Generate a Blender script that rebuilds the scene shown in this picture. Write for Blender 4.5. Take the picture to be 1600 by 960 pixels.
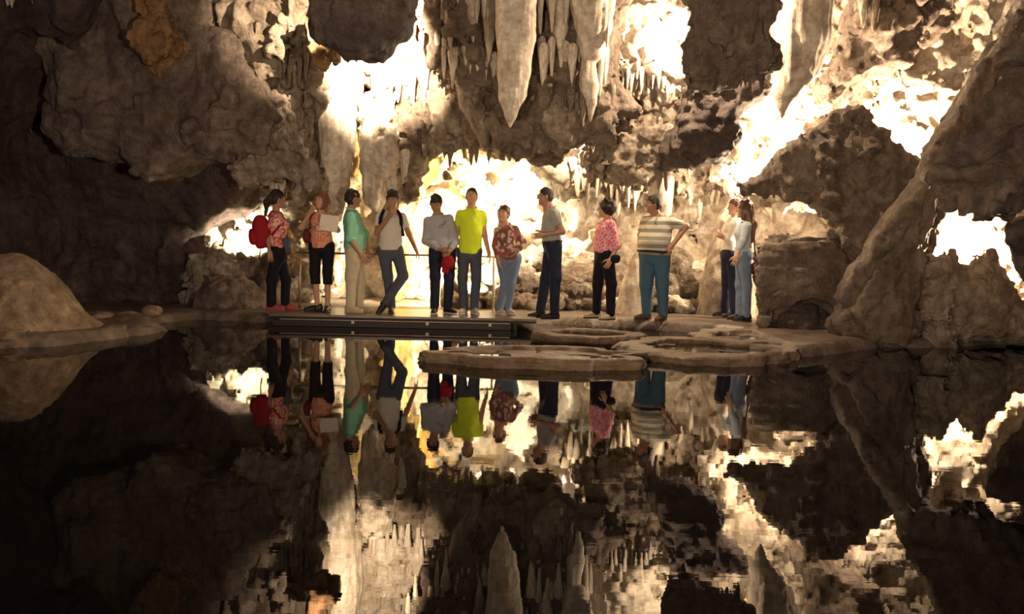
import bpy, math, random
import numpy as np
from mathutils import Vector, Matrix, Euler

for o in list(bpy.data.objects):
    bpy.data.objects.remove(o)
scene = bpy.context.scene
COL = scene.collection
rng = random.Random(7)

# ------------------------------------------------------------------ camera
FPX = 1244.4                       # focal length in pixels of the 1600x960 frame
CAM = Vector((0.0, -11.0, 1.24))   # 1.24 m above the water, 11 m from the walkway
PITCH, ROLL = math.radians(5.0), 0.021
FWD = Vector((0, math.cos(PITCH), -math.sin(PITCH)))
_r0 = Vector((1, 0, 0)); _u0 = _r0.cross(FWD)
RIGHT = _r0 * math.cos(ROLL) + _u0 * math.sin(ROLL)
UP = _u0 * math.cos(ROLL) - _r0 * math.sin(ROLL)
cd = bpy.data.cameras.new('camera'); cam = bpy.data.objects.new('camera', cd); COL.objects.link(cam)
cd.sensor_width = 36.0; cd.lens = 36.0 * FPX / 1600.0; cd.clip_end = 200
m = Matrix.Identity(4)
for i in range(3):
    m[i][0] = RIGHT[i]; m[i][1] = UP[i]; m[i][2] = -FWD[i]; m[i][3] = CAM[i]
cam.matrix_world = m
scene.camera = cam

def ray(px, py):
    return FWD + RIGHT * ((px - 800) / FPX) - UP * ((py - 480) / FPX)
def W(px, py, Y):                  # point on the upright plane y = Y
    d = ray(px, py); t = (Y - CAM.y) / d.y
    return CAM + d * t
def G(px, py, z=0.0):              # point on the level plane at height z
    d = ray(px, py); t = (z - CAM.z) / d.z
    return CAM + d * t
def pxm(Y):                        # metres per pixel at depth Y
    return (Y - CAM.y) / FPX

# ------------------------------------------------------------------ colour, world, lamps
vs = scene.view_settings
vs.view_transform = 'Standard'; vs.look = 'None'; vs.gamma = 1.0; vs.use_curve_mapping = False
vs.exposure = 0.25
world = bpy.data.worlds.new('cave_air'); scene.world = world
world.use_nodes = True
bg = world.node_tree.nodes['Background']
bg.inputs[0].default_value = (1.0, 0.71, 0.64, 1); bg.inputs[1].default_value = 0.19

WARM = (1.0, 0.76, 0.52)
def lamp(name, p, watts, color=WARM, radius=0.08, spot=None, aim=None, blend=0.6):
    d = bpy.data.lights.new(name, 'SPOT' if spot else 'POINT')
    d.energy = watts; d.color = color; d.shadow_soft_size = radius
    if spot:
        d.spot_size = math.radians(spot); d.spot_blend = blend
    o = bpy.data.objects.new(name, d); COL.objects.link(o); o.location = p
    if aim is not None:
        o.rotation_euler = (Vector(aim) - Vector(p)).to_track_quat('-Z', 'Y').to_euler()
    return o

# fill spots added behind the viewer to lift the rock and people
lamp('fill_spot', (3.3, -12.4, 0.8), 2050, WARM, 0.3, spot=56, aim=(-4.6, 0, 3.9), blend=1.0)
lamp('fill_spot', (-3.5, -12.4, 0.9), 1220, WARM, 0.3, spot=62, aim=(0.6, 0, 4.1), blend=1.0)
lamp('fill_spot', (-1.3, -12.4, 0.9), 1720, WARM, 0.3, spot=58, aim=(4.6, 0, 3.2), blend=1.0)
lamp('fill_spot', (-1.5, -12.4, 3.4), 100, WARM, 0.3, spot=110, aim=(-2.5, -1, 0.8), blend=1.0)
# lamps tucked behind the rock formations
def tucked(px, py, Y, watts, color=WARM, aim=None, spot=None): lamp('cave_lamp', W(px, py, Y), watts, color, 0.0, spot, aim, .5)
tucked(768, 226, 1.7, 2500, (1.0, .88, .64), aim=W(735, 310, 2.9), spot=130)
tucked(815, 234, 1.7, 600, (1.0, .88, .64), aim=W(790, 320, 2.9), spot=90)
lamp('cave_lamp', Vector((W(667, 470, 1.5).x, 1.5, .24)), 420, (1.0, .82, .52), 0.0, 130, W(625, 380, 3.0), .5)   # on the floor behind the walkway
lamp('cave_lamp', Vector((W(735, 470, 1.05).x, 1.05, .34)), 900, (1.0, .90, .68), 0.0, 80, W(770, 310, 3.0), .6)
tucked(655, 244, 1.9, 170, (1.0, .58, .16))
tucked(600, 20, -1.2, 2200, aim=W(585, 100, .9), spot=70)
tucked(505, 20, -1.1, 380, aim=W(470, 60, .4), spot=95)
tucked(1085, 55, -0.35, 350)
tucked(1212, 15, 0.55, 220)
tucked(1235, 235, 0.55, 380)
tucked(1172, 288, 0.9, 120)
tucked(1420, 250, 0.35, 900)
tucked(1520, 420, 0.1, 700)
tucked(385, 392, 1.0, 260, (1, .88, .6), aim=W(365, 340, 2.1), spot=100)
tucked(442, 415, 1.65, 110, (1, .88, .6))
tucked(1029, 300, 1.6, 70)
tucked(895, 232, 1.5, 110)
tucked(1235, 400, 1.0, 90, aim=W(1235, 330, 2.9), spot=120)

# ------------------------------------------------------------------ numpy surface tools
_R = np.random.default_rng(11).random((64, 64, 64)).astype(np.float32)
def vnoise(x, y, z):
    xi = np.floor(x).astype(np.int32); yi = np.floor(y).astype(np.int32); zi = np.floor(z).astype(np.int32)
    fx = x - xi; fy = y - yi; fz = z - zi
    fx = fx * fx * (3 - 2 * fx); fy = fy * fy * (3 - 2 * fy); fz = fz * fz * (3 - 2 * fz)
    x0 = xi & 63; x1 = (xi + 1) & 63; y0 = yi & 63; y1 = (yi + 1) & 63; z0 = zi & 63; z1 = (zi + 1) & 63
    a = _R[x0, y0, z0] * (1 - fx) + _R[x1, y0, z0] * fx
    b = _R[x0, y1, z0] * (1 - fx) + _R[x1, y1, z0] * fx
    c = _R[x0, y0, z1] * (1 - fx) + _R[x1, y0, z1] * fx
    d = _R[x0, y1, z1] * (1 - fx) + _R[x1, y1, z1] * fx
    return (a * (1 - fy) + b * fy) * (1 - fz) + (c * (1 - fy) + d * fy) * fz - 0.5
def fbm(x, y, z, freq, octv, seed=0.0, ridge=False, gain=0.5):
    s = np.zeros_like(x); a = 1.0; f = freq
    for k in range(octv):
        n = vnoise(x * f + seed * 7.3 + k * 13.7, y * f + seed * 3.1 + k * 5.9, z * f + seed * 1.7 + k * 9.1)
        if ridge: n = 0.3 - 2.0 * np.abs(n)
        s += a * n; a *= gain; f *= 2.07
    return s

_EDG = [((0,0,0),(1,0,0)),((0,1,0),(1,1,0)),((0,0,1),(1,0,1)),((0,1,1),(1,1,1)),
        ((0,0,0),(0,1,0)),((1,0,0),(1,1,0)),((0,0,1),(0,1,1)),((1,0,1),(1,1,1)),
        ((0,0,0),(0,0,1)),((1,0,0),(1,0,1)),((0,1,0),(0,1,1)),((1,1,0),(1,1,1))]
def nets(V, org, h):
    """surface nets: (verts, quads) of the zero level of the grid V"""
    I = V < 0
    c = np.zeros(tuple(n - 1 for n in V.shape), np.int8)
    nx, ny, nz = c.shape
    for a in (0, 1):
        for b in (0, 1):
            for d in (0, 1):
                c += I[a:a+nx, b:b+ny, d:d+nz]
    act = np.argwhere((c > 0) & (c < 8))
    idx = np.full(c.shape, -1, np.int32); idx[act[:, 0], act[:, 1], act[:, 2]] = np.arange(len(act))
    pos = np.zeros((len(act), 3), np.float32); cnt = np.zeros(len(act), np.float32)
    for a, b in _EDG:
        va = V[act[:, 0]+a[0], act[:, 1]+a[1], act[:, 2]+a[2]]; vb = V[act[:, 0]+b[0], act[:, 1]+b[1], act[:, 2]+b[2]]
        mk = (va < 0) != (vb < 0)
        t = np.where(mk, va / np.where(mk, va - vb, 1), 0)
        pos += mk[:, None] * (np.array(a, np.float32) + t[:, None] * (np.array(b, np.float32) - np.array(a, np.float32)))
        cnt += mk
    v = (act + pos / np.maximum(cnt, 1)[:, None]) * h + np.array(org)
    Q = []
    for ax in range(3):
        u, w = (ax + 1) % 3, (ax + 2) % 3
        s0 = [slice(None)] * 3; s1 = [slice(None)] * 3
        s0[ax] = slice(0, -1); s1[ax] = slice(1, None)
        A = I[tuple(s0)]; B = I[tuple(s1)]
        e = np.argwhere(A != B)
        lim = [V.shape[0] - 1, V.shape[1] - 1, V.shape[2] - 1]
        ok = (e[:, u] > 0) & (e[:, w] > 0) & (e[:, u] < lim[u]) & (e[:, w] < lim[w])
        e = e[ok]
        q = []
        for du, dw in ((-1, -1), (0, -1), (0, 0), (-1, 0)):
            k = e.copy(); k[:, u] += du; k[:, w] += dw
            q.append(idx[k[:, 0], k[:, 1], k[:, 2]])
        q = np.stack(q, 1)
        fl = ~A[e[:, 0], e[:, 1], e[:, 2]]
        q[fl] = q[fl][:, ::-1]
        Q.append(q)
    return v.astype(np.float32), np.concatenate(Q).astype(np.int32)

def np_mesh(name, v, q, smooth=True):
    me = bpy.data.meshes.new(name)
    me.vertices.add(len(v)); me.vertices.foreach_set('co', np.ascontiguousarray(v, np.float32).ravel())
    k = q.shape[1]
    me.loops.add(len(q) * k); me.loops.foreach_set('vertex_index', np.ascontiguousarray(q, np.int32).ravel())
    me.polygons.add(len(q)); me.polygons.foreach_set('loop_start', np.arange(0, len(q) * k, k, dtype=np.int32))
    me.polygons.foreach_set('use_smooth', np.full(len(q), smooth))
    me.update(calc_edges=True); me.validate()
    return me
def join(parts):
    vs_, qs_, n = [], [], 0
    for v, q in parts:
        vs_.append(v); qs_.append(q + n); n += len(v)
    return np.concatenate(vs_), np.concatenate(qs_)
def field(fn, lo, hi, h):
    ax = [np.arange(lo[i], hi[i] + h, h, dtype=np.float32) for i in range(3)]
    X, Y, Z = np.meshgrid(*ax, indexing='ij')
    return nets(fn(X, Y, Z).astype(np.float32), (lo[0], lo[1], lo[2]), h)

def tag(o, label=None, cat=None, group=None, kind=None):
    if label: o['label'] = label
    if cat: o['category'] = cat
    if group: o['group'] = group
    if kind: o['kind'] = kind
    return o
def put(name, me, mat, parent=None, loc=None):
    o = bpy.data.objects.new(name, me); COL.objects.link(o)
    if mat is not None and len(me.materials) == 0: me.materials.append(mat)
    if loc is not None: o.location = loc
    if parent is not None: o.parent = parent
    return o
def empty(name, loc):
    o = bpy.data.objects.new(name, None); COL.objects.link(o); o.location = loc; o.empty_display_size = .1
    return o
def based(name, v, q, mat, parent=None, top=False):
    """object whose origin is the bottom (or top) centre of its mesh, unless it is a part"""
    if parent is not None:
        b = np.array(parent.location, np.float32)
        return put(name, np_mesh(name, v - b, q), mat, parent)
    lo, hi = v.min(0), v.max(0)
    b = np.array([(lo[0]+hi[0])/2, (lo[1]+hi[1])/2, hi[2] if top else lo[2]], np.float32)
    return put(name, np_mesh(name, v - b, q), mat, None, Vector([float(k) for k in b]))

def sd_poly(P, x, z):
    d = np.full(x.shape, 1e9, np.float32); s = np.ones(x.shape, np.float32)
    n = len(P)
    for i in range(n):
        ax, az = P[i]; bx, bz = P[(i + 1) % n]
        ex, ez = bx - ax, bz - az; wx, wz = x - ax, z - az
        t = np.clip((wx * ex + wz * ez) / max(ex * ex + ez * ez, 1e-9), 0, 1)
        d = np.minimum(d, (wx - t * ex) ** 2 + (wz - t * ez) ** 2)
        c1 = z >= az; c2 = z < bz; c3 = ex * wz > ez * wx
        s = np.where((c1 & c2 & c3) | (~c1 & ~c2 & ~c3), -s, s)
    return s * np.sqrt(d)
def smin(a, b, k):
    h = np.clip(0.5 + 0.5 * (b - a) / k, 0, 1)
    return b * (1 - h) + a * h - k * h * (1 - h)
def cone(X, Y, Z, a, b, ra, rb):
    ex, ey, ez = b[0]-a[0], b[1]-a[1], b[2]-a[2]
    wx, wy, wz = X - a[0], Y - a[1], Z - a[2]
    t = np.clip((wx*ex + wy*ey + wz*ez) / max(ex*ex + ey*ey + ez*ez, 1e-9), 0, 1)
    return np.sqrt((wx - t*ex)**2 + (wy - t*ey)**2 + (wz - t*ez)**2) - (ra + (rb - ra) * t)
def ell(X, Y, Z, c, r):
    k = np.sqrt(((X-c[0])/r[0])**2 + ((Y-c[1])/r[1])**2 + ((Z-c[2])/r[2])**2)
    return (k - 1) * min(r)

def stretchco(x, y, z, st):
    """squeeze coordinates along a direction so that noise runs in streaks along it"""
    if st is None: return x, y, z
    (dx, dy, dz), s = st
    n = math.sqrt(dx*dx + dy*dy + dz*dz); dx, dy, dz = dx/n, dy/n, dz/n
    a = (x*dx + y*dy + z*dz) * (1 - s)
    return x - a*dx, y - a*dy, z - a*dz

SEED = [0]
def rock_vq(poly, Y, front, back, res=.045, rnd=None, lean=(0, 0), amp=.2, freq=.9, octv=5, stretch=None,
            flute=None, pits=None, ridge=False, chaikin=1, carve=None, gain=0.56, crag=.3, axis=None):
    SEED[0] += 1; sd = SEED[0]
    P = np.array([[W(a, b, Y).x, W(a, b, Y).z] for a, b in poly], np.float32)
    for _ in range(chaikin):
        N = np.roll(P, -1, 0); P = np.stack([.8*P + .2*N, .2*P + .8*N], 1).reshape(-1, 2)
    if rnd is None: rnd = min(front, back) * .95
    pad = amp * .8 + 3 * res + (abs(axis) * max(front, back) if axis else 0)
    lo = P.min(0) - pad; hi = P.max(0) + pad
    xc, zc = (lo + hi) / 2
    ext = abs(lean[0]) * (hi[0]-lo[0]) / 2 + abs(lean[1]) * (hi[1]-lo[1]) / 2
    xs = np.arange(lo[0], hi[0], res, dtype=np.float32); zs = np.arange(lo[1], hi[1], res, dtype=np.float32)
    ys = np.arange(Y - front - pad - ext, Y + back + pad + ext, res, dtype=np.float32)
    X2, Z2 = np.meshgrid(xs, zs, indexing='ij')
    d2 = sd_poly(P, X2, Z2)
    yc = Y + lean[0] * (X2 - xc) + lean[1] * (Z2 - zc)
    dy = ys[None, :, None] - yc[:, None, :]
    if axis is not None:            # the rock runs back along this horizontal direction instead of straight back
        d3 = np.empty(dy.shape, np.float32); gx = np.arange(len(xs), dtype=np.float32)
        for j in range(len(ys)):
            sft = axis * (ys[j] - Y) / res
            i0 = np.clip(gx - sft, 0, len(xs) - 1.001); a0 = i0.astype(np.int32); fr = (i0 - a0)[:, None]
            d3[:, j, :] = d2[a0] * (1 - fr) + d2[a0 + 1] * fr
        q1 = d3 + rnd
    else:
        q1 = np.broadcast_to((d2 + rnd)[:, None, :], dy.shape)
    q2 = np.abs(dy) - np.where(dy < 0, front, back) + rnd
    V = np.minimum(np.maximum(q1, q2), 0) + np.sqrt(np.maximum(q1, 0)**2 + np.maximum(q2, 0)**2) - rnd
    V = V.astype(np.float32)
    k = np.nonzero(np.abs(V) < amp * 1.6 + 2 * res)
    x = xs[k[0]]; y = ys[k[1]]; z = zs[k[2]]
    a, b, c = stretchco(x, y, z, stretch)
    dv = amp * fbm(a, b, c, freq, octv, sd, ridge, gain)
    if crag: dv += amp * crag * fbm(a, b, c, freq * 2.7, 4, sd + 60, True, .6)
    if flute:                                   # (direction, squeeze, amplitude, frequency)
        a, b, c = stretchco(x, y, z, (flute[0], flute[1]))
        dv += flute[2] * fbm(a, b, c, flute[3], 3, sd + 40, True)
    if pits:                                    # (amplitude, frequency, threshold)
        n = fbm(x, y, z, pits[1], 2, sd + 90)
        dv += pits[0] * np.clip((n - pits[2]) * 5, 0, 1)
    V[k] += dv
    if carve:
        X, Y_, Z = np.meshgrid(xs, ys, zs, indexing='ij')
        for c_, r_ in carve:
            V = np.maximum(V, -(ell(X, Y_, Z, c_, r_) + .16 * fbm(X, Y_, Z, 3.2, 3, sd)))
    # close the mesh at the grid border
    V[0] = V[-1] = 1; V[:, 0] = V[:, -1] = 1; V[:, :, 0] = V[:, :, -1] = 1
    return nets(V, (xs[0], ys[0], zs[0]), res)
def rock(name, mat, poly, Y, front, back, label=None, cat=None, group=None, kind=None, parent=None, top=False, **kw):
    v, q = rock_vq(poly, Y, front, back, **kw)
    return tag(based(name, v, q, mat, parent, top), label, cat, group, kind)

def chain_vq(spine, Y, res=.03, amp=.03, freq=3.0, flute=.03, ffreq=7.0, squash=1.0, octv=4):
    """a stalactite: spine of (px, py, half width in px) at depth Y (or with its own depth as fourth)"""
    SEED[0] += 1; sd = SEED[0]
    pts = []
    for s in spine:
        yy = s[3] if len(s) > 3 else Y
        pts.append((np.array(W(s[0], s[1], yy)), s[2] * pxm(yy)))
    A = np.array([p for p, r in pts]); Rr = np.array([r for p, r in pts])
    pad = Rr.max() + amp + flute + 3 * res
    lo = A.min(0) - pad; hi = A.max(0) + pad
    lo[2] = A[:, 2].min() - .1
    def fn(X, Yg, Z):
        d = None
        for i in range(len(A) - 1):
            c = cone(X, Yg, Z, A[i], A[i+1], Rr[i], Rr[i+1])
            d = c if d is None else smin(d, c, .03)
        k = np.nonzero(np.abs(d) < amp + flute + 3 * res)
        x, y, z = X[k], Yg[k], Z[k]
        w = np.clip(Rr[-1] * 0 + (z - A[:, 2].min()) / .4, .15, 1)
        d[k] += w * (amp * fbm(x, y, z, freq, octv, sd) + flute * fbm(x, y, z * .1, ffreq, 2, sd + 30, True))
        d[:, :, -1] = 1; d[:, :, 0] = 1
        return d
    return field(fn, lo, hi, res)
def stalactite(mat, spine, Y, label, group=None, name='stalactite', cat='stalactite', **kw):
    v, q = chain_vq(spine, Y, **kw)
    return tag(based(name, v, q, mat, None, True), label, cat, group)

# ------------------------------------------------------------------ materials
MATS = {}
def newmat(name):
    m_ = bpy.data.materials.new(name); m_.use_nodes = True
    MATS[name] = m_
    nt = m_.node_tree
    return m_, nt, nt.nodes['Principled BSDF'], nt.nodes, nt.links
def rgba(c): return (c[0], c[1], c[2], 1)
def rockmat(name, c1, c2, c3, scale=1.6, streak=(3, 3, .45), bump=.8, rough=.75, spec=.3, stain=.5, fine=9):
    m_, nt, bs, N, L = newmat(name)
    tc = N.new('ShaderNodeTexCoord')
    n1 = N.new('ShaderNodeTexNoise'); n1.inputs['Scale'].default_value = scale; n1.inputs['Detail'].default_value = 11; n1.inputs['Roughness'].default_value = .7
    L.new(tc.outputs['Object'], n1.inputs['Vector'])
    r1 = N.new('ShaderNodeValToRGB'); r1.color_ramp.elements[0].position = .36; r1.color_ramp.elements[1].position = .64
    r1.color_ramp.elements[0].color = rgba(c1); r1.color_ramp.elements[1].color = rgba(c2)
    L.new(n1.outputs['Fac'], r1.inputs['Fac'])
    mp = N.new('ShaderNodeMapping'); mp.inputs['Scale'].default_value = streak
    L.new(tc.outputs['Object'], mp.inputs['Vector'])
    n2 = N.new('ShaderNodeTexNoise'); n2.inputs['Scale'].default_value = 1.3; n2.inputs['Detail'].default_value = 5; n2.inputs['Roughness'].default_value = .6
    L.new(mp.outputs['Vector'], n2.inputs['Vector'])
    r2 = N.new('ShaderNodeValToRGB'); r2.color_ramp.elements[0].position = .48; r2.color_ramp.elements[1].position = .66
    r2.color_ramp.elements[0].color = (0, 0, 0, 1); r2.color_ramp.elements[1].color = (stain, stain, stain, 1)
    L.new(n2.outputs['Fac'], r2.inputs['Fac'])
    mx = N.new('ShaderNodeMix'); mx.data_type = 'RGBA'
    L.new(r2.outputs['Color'], mx.inputs['Factor']); L.new(r1.outputs['Color'], mx.inputs['A']); mx.inputs['B'].default_value = rgba(c3)
    bs.inputs['Roughness'].default_value = rough; bs.inputs['Specular IOR Level'].default_value = spec
    n3 = N.new('ShaderNodeTexNoise'); n3.inputs['Scale'].default_value = fine; n3.inputs['Detail'].default_value = 9; n3.inputs['Roughness'].default_value = .72
    L.new(tc.outputs['Object'], n3.inputs['Vector'])
    r3 = N.new('ShaderNodeValToRGB'); r3.color_ramp.elements[0].position = .36; r3.color_ramp.elements[1].position = .62
    r3.color_ramp.elements[0].color = (.55, .52, .50, 1); r3.color_ramp.elements[1].color = (1.0, 1.0, 1.0, 1)
    e3 = r3.color_ramp.elements.new(.75); e3.color = (1.22, 1.22, 1.2, 1)
    L.new(n3.outputs['Fac'], r3.inputs['Fac'])
    m3 = N.new('ShaderNodeMix'); m3.data_type = 'RGBA'; m3.blend_type = 'MULTIPLY'; m3.inputs['Factor'].default_value = 1.0
    L.new(mx.outputs['Result'], m3.inputs['A']); L.new(r3.outputs['Color'], m3.inputs['B'])
    L.new(m3.outputs['Result'], bs.inputs['Base Color'])
    ad = N.new('ShaderNodeMath'); ad.operation = 'ADD'
    L.new(n3.outputs['Fac'], ad.inputs[0]); L.new(n2.outputs['Fac'], ad.inputs[1])
    bp = N.new('ShaderNodeBump'); bp.inputs['Strength'].default_value = bump; bp.inputs['Distance'].default_value = .17
    L.new(ad.outputs[0], bp.inputs['Height']); L.new(bp.outputs['Normal'], bs.inputs['Normal'])
    return m_
def plain(name, c, rough=.7, metal=0.0, bump=0.0, bscale=60, vary=.12, spec=.3):
    m_, nt, bs, N, L = newmat(name)
    tc = N.new('ShaderNodeTexCoord')
    n1 = N.new('ShaderNodeTexNoise'); n1.inputs['Scale'].default_value = 9; n1.inputs['Detail'].default_value = 4
    L.new(tc.outputs['Object'], n1.inputs['Vector'])
    r1 = N.new('ShaderNodeValToRGB')
    r1.color_ramp.elements[0].position = .3; r1.color_ramp.elements[1].position = .7
    r1.color_ramp.elements[0].color = rgba([k * (1 - vary) for k in c]); r1.color_ramp.elements[1].color = rgba([min(1, k * (1 + vary)) for k in c])
    L.new(n1.outputs['Fac'], r1.inputs['Fac']); L.new(r1.outputs['Color'], bs.inputs['Base Color'])
    bs.inputs['Roughness'].default_value = rough; bs.inputs['Metallic'].default_value = metal; bs.inputs['Specular IOR Level'].default_value = spec
    if bump:
        n2 = N.new('ShaderNodeTexNoise'); n2.inputs['Scale'].default_value = bscale; n2.inputs['Detail'].default_value = 3
        L.new(tc.outputs['Object'], n2.inputs['Vector'])
        bp = N.new('ShaderNodeBump'); bp.inputs['Strength'].default_value = bump; bp.inputs['Distance'].default_value = .02
        L.new(n2.outputs['Fac'], bp.inputs['Height']); L.new(bp.outputs['Normal'], bs.inputs['Normal'])
    return m_

DARK = rockmat('shade_darkened_limestone', (.075, .055, .05), (.19, .15, .125), (.04, .028, .03), 1.3, stain=.6)  # albedo darkened so backlit rocks and undersides stand as silhouettes
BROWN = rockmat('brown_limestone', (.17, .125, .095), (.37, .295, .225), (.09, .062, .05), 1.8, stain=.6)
BULGE = rockmat('weathered_brown_limestone', (.13, .096, .078), (.36, .285, .225), (.075, .048, .046), 1.5, stain=.7)
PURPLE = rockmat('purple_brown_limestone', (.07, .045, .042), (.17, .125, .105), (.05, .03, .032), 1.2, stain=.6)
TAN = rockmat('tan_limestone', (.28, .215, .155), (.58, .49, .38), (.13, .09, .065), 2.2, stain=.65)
PALE = rockmat('pale_flowstone', (.50, .42, .32), (.74, .67, .56), (.30, .22, .15), 2.0, (5, 5, .3), bump=.35, stain=.6)
CREAM = rockmat('cream_calcite', (.58, .49, .37), (.78, .70, .58), (.44, .33, .21), 2.6, (3, 3, 1), bump=.5, stain=.6)
OCHRE = rockmat('ochre_flowstone', (.34, .19, .09), (.50, .31, .15), (.22, .12, .06), 2.5, (5, 5, .4), stain=.5)
GOLD = rockmat('golden_calcite', (.62, .42, .14), (.75, .55, .24), (.55, .36, .12), 2.5, (4, 4, .5), stain=.5)
BANK = rockmat('wet_bank_stone', (.13, .092, .065), (.25, .19, .135), (.085, .058, .042), 2.4, (2, 2, 2), bump=.45, rough=.38, spec=.5)

# ------------------------------------------------------------------ water and ground
def grid_mesh(name, xs, ys, zf, mat, keep=None):
    X, Y = np.meshgrid(xs, ys, indexing='ij'); Z = zf(X, Y)
    nx, ny = X.shape
    v = np.stack([X, Y, Z], -1).reshape(-1, 3)
    i = np.arange(nx * ny).reshape(nx, ny)
    q = np.stack([i[:-1, :-1], i[1:, :-1], i[1:, 1:], i[:-1, 1:]], -1).reshape(-1, 4)
    if keep is not None:
        zz = Z.reshape(-1); q = q[zz[q].max(1) > keep]
        u, inv = np.unique(q, return_inverse=True); v = v[u]; q = inv.reshape(-1, 4)
    return put(name, np_mesh(name, v.astype(np.float32), q.astype(np.int32)), mat)

def watermat():
    m_, nt, bs, N, L = newmat('still_dark_water')
    bs.inputs['Base Color'].default_value = (.006, .005, .004, 1)
    bs.inputs['Roughness'].default_value = .012; bs.inputs['IOR'].default_value = 1.34
    tc = N.new('ShaderNodeTexCoord'); mp = N.new('ShaderNodeMapping'); mp.inputs['Scale'].default_value = (1.2, 5, 1)
    L.new(tc.outputs['Object'], mp.inputs['Vector'])
    n = N.new('ShaderNodeTexNoise'); n.inputs['Scale'].default_value = 1.6; n.inputs['Detail'].default_value = 3
    L.new(mp.outputs['Vector'], n.inputs['Vector'])
    b = N.new('ShaderNodeBump'); b.inputs['Strength'].default_value = .01; b.inputs['Distance'].default_value = .03
    L.new(n.outputs['Fac'], b.inputs['Height']); L.new(b.outputs['Normal'], bs.inputs['Normal'])
    return m_
WATER = watermat()
water = grid_mesh('pool_water', np.array([-14, 14.]), np.array([-15, 6.]), lambda X, Y: X * 0, WATER)
tag(water, 'still dark pool mirroring the lit cave and the people', 'pool')

shore_px = [(-420, 552), (-150, 548), (0, 546), (90, 543), (170, 531), (232, 520), (252, 507), (310, 501), (420, 503), (800, 507), (850, 508),
            (1000, 516), (1120, 524), (1180, 540), (1245, 560), (1300, 554), (1400, 545), (1500, 540), (1600, 540), (1800, 545), (2100, 550)]
SHORE = np.array([[G(a, b).x, G(a, b).y] for a, b in shore_px] + [[14, -8], [14, -16], [-14, -16], [-14, -8]], np.float32)
def landz(X, Y):
    X = X.astype(np.float32); Y = Y.astype(np.float32)
    d = sd_poly(SHORE, X, Y) + .25 * fbm(X, Y, X * 0, 1.6, 3, 3)
    t = np.clip(d / .22 + .35, 0, 1); t = t * t * (3 - 2 * t)
    z = -.25 + t * .375 + .035 * fbm(X, Y, X * 0, 2.2, 4, 5) * t
    return z
floor = grid_mesh('floor', np.arange(-10, 10.01, .055), np.arange(-4.6, 5.4, .055), landz, BANK, keep=-.2)
tag(floor, kind='structure')

# ------------------------------------------------------------------ the cave shell
UPV = (0, 0, 1)
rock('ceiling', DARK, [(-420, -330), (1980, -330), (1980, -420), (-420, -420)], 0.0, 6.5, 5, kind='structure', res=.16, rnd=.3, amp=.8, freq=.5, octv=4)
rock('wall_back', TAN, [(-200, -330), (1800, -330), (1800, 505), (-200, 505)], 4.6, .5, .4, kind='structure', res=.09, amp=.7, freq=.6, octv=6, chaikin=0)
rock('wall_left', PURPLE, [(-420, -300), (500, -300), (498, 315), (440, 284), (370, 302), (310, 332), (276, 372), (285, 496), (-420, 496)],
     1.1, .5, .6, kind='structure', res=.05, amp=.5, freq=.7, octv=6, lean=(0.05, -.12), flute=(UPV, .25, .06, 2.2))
wl = bpy.data.objects['wall_left']
rock('rock_bulge', BULGE, [(82, 110), (80, 232), (150, 256), (262, 278), (300, 248), (405, 224), (432, 190), (390, 90), (345, 30), (330, -280), (60, -280), (58, 60)],
     0.1, .7, .9, 'big brown rock bulge overhanging the dark left wall', 'rock', res=.036, amp=.42, freq=.9, octv=6, rnd=.4, gain=.56, crag=.24, lean=(0, -.12), flute=(UPV, .3, .05, 2.4))
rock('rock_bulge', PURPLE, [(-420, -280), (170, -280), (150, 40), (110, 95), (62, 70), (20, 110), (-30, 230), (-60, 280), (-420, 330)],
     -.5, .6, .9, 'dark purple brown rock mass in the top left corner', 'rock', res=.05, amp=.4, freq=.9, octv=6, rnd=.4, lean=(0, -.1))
rock('flowstone_streak', OCHRE, [(214, -120), (268, -120), (263, 40), (258, 100), (240, 134), (226, 110), (220, 40)],
     -.62, .12, .5, 'orange brown flowstone tongue running down the left rock bulge', 'flowstone', res=.025, amp=.3, freq=2.4, octv=5, rnd=.1, flute=(UPV, .15, .06, 6))
rock('flowstone_wall', TAN, [(335, -280), (512, -280), (500, 40), (492, 110), (494, 300), (470, 318), (432, 292), (402, 245), (432, 192), (400, 100), (352, 30)],
     .45, .55, .7, 'tan drip-covered flowstone beside the left bulge', 'flowstone', res=.035, amp=.5, freq=1.6, octv=5, rnd=.35, flute=(UPV, .15, .16, 4))

# lit nook and rubble behind the left end of the walkway
rock('coral_rock', CREAM, [(288, 372), (325, 335), (420, 296), (505, 285), (530, 330), (525, 480), (430, 500), (300, 490)],
     2.1, .4, .5, 'lit cream knobbly rock in the nook at the left', 'rock', res=.04, amp=.5, freq=2.2, octv=5, pits=(.16, 5, .08))
rock('boulder', TAN, [(300, 410), (335, 396), (380, 402), (412, 408), (455, 372), (462, 420), (440, 470), (415, 490), (300, 490)],
     1.25, .35, .4, 'rough tan rock pile behind the woman with the red backpack', 'boulder', res=.035, amp=.35, freq=2.4, octv=5)
rock('boulder', BROWN, [(300, 492), (308, 450), (335, 430), (380, 428), (408, 445), (415, 492)],
     .75, .35, .3, 'dark rounded boulder at the foot of the left wall', 'boulder', res=.03, amp=.2, freq=2.4)

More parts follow.
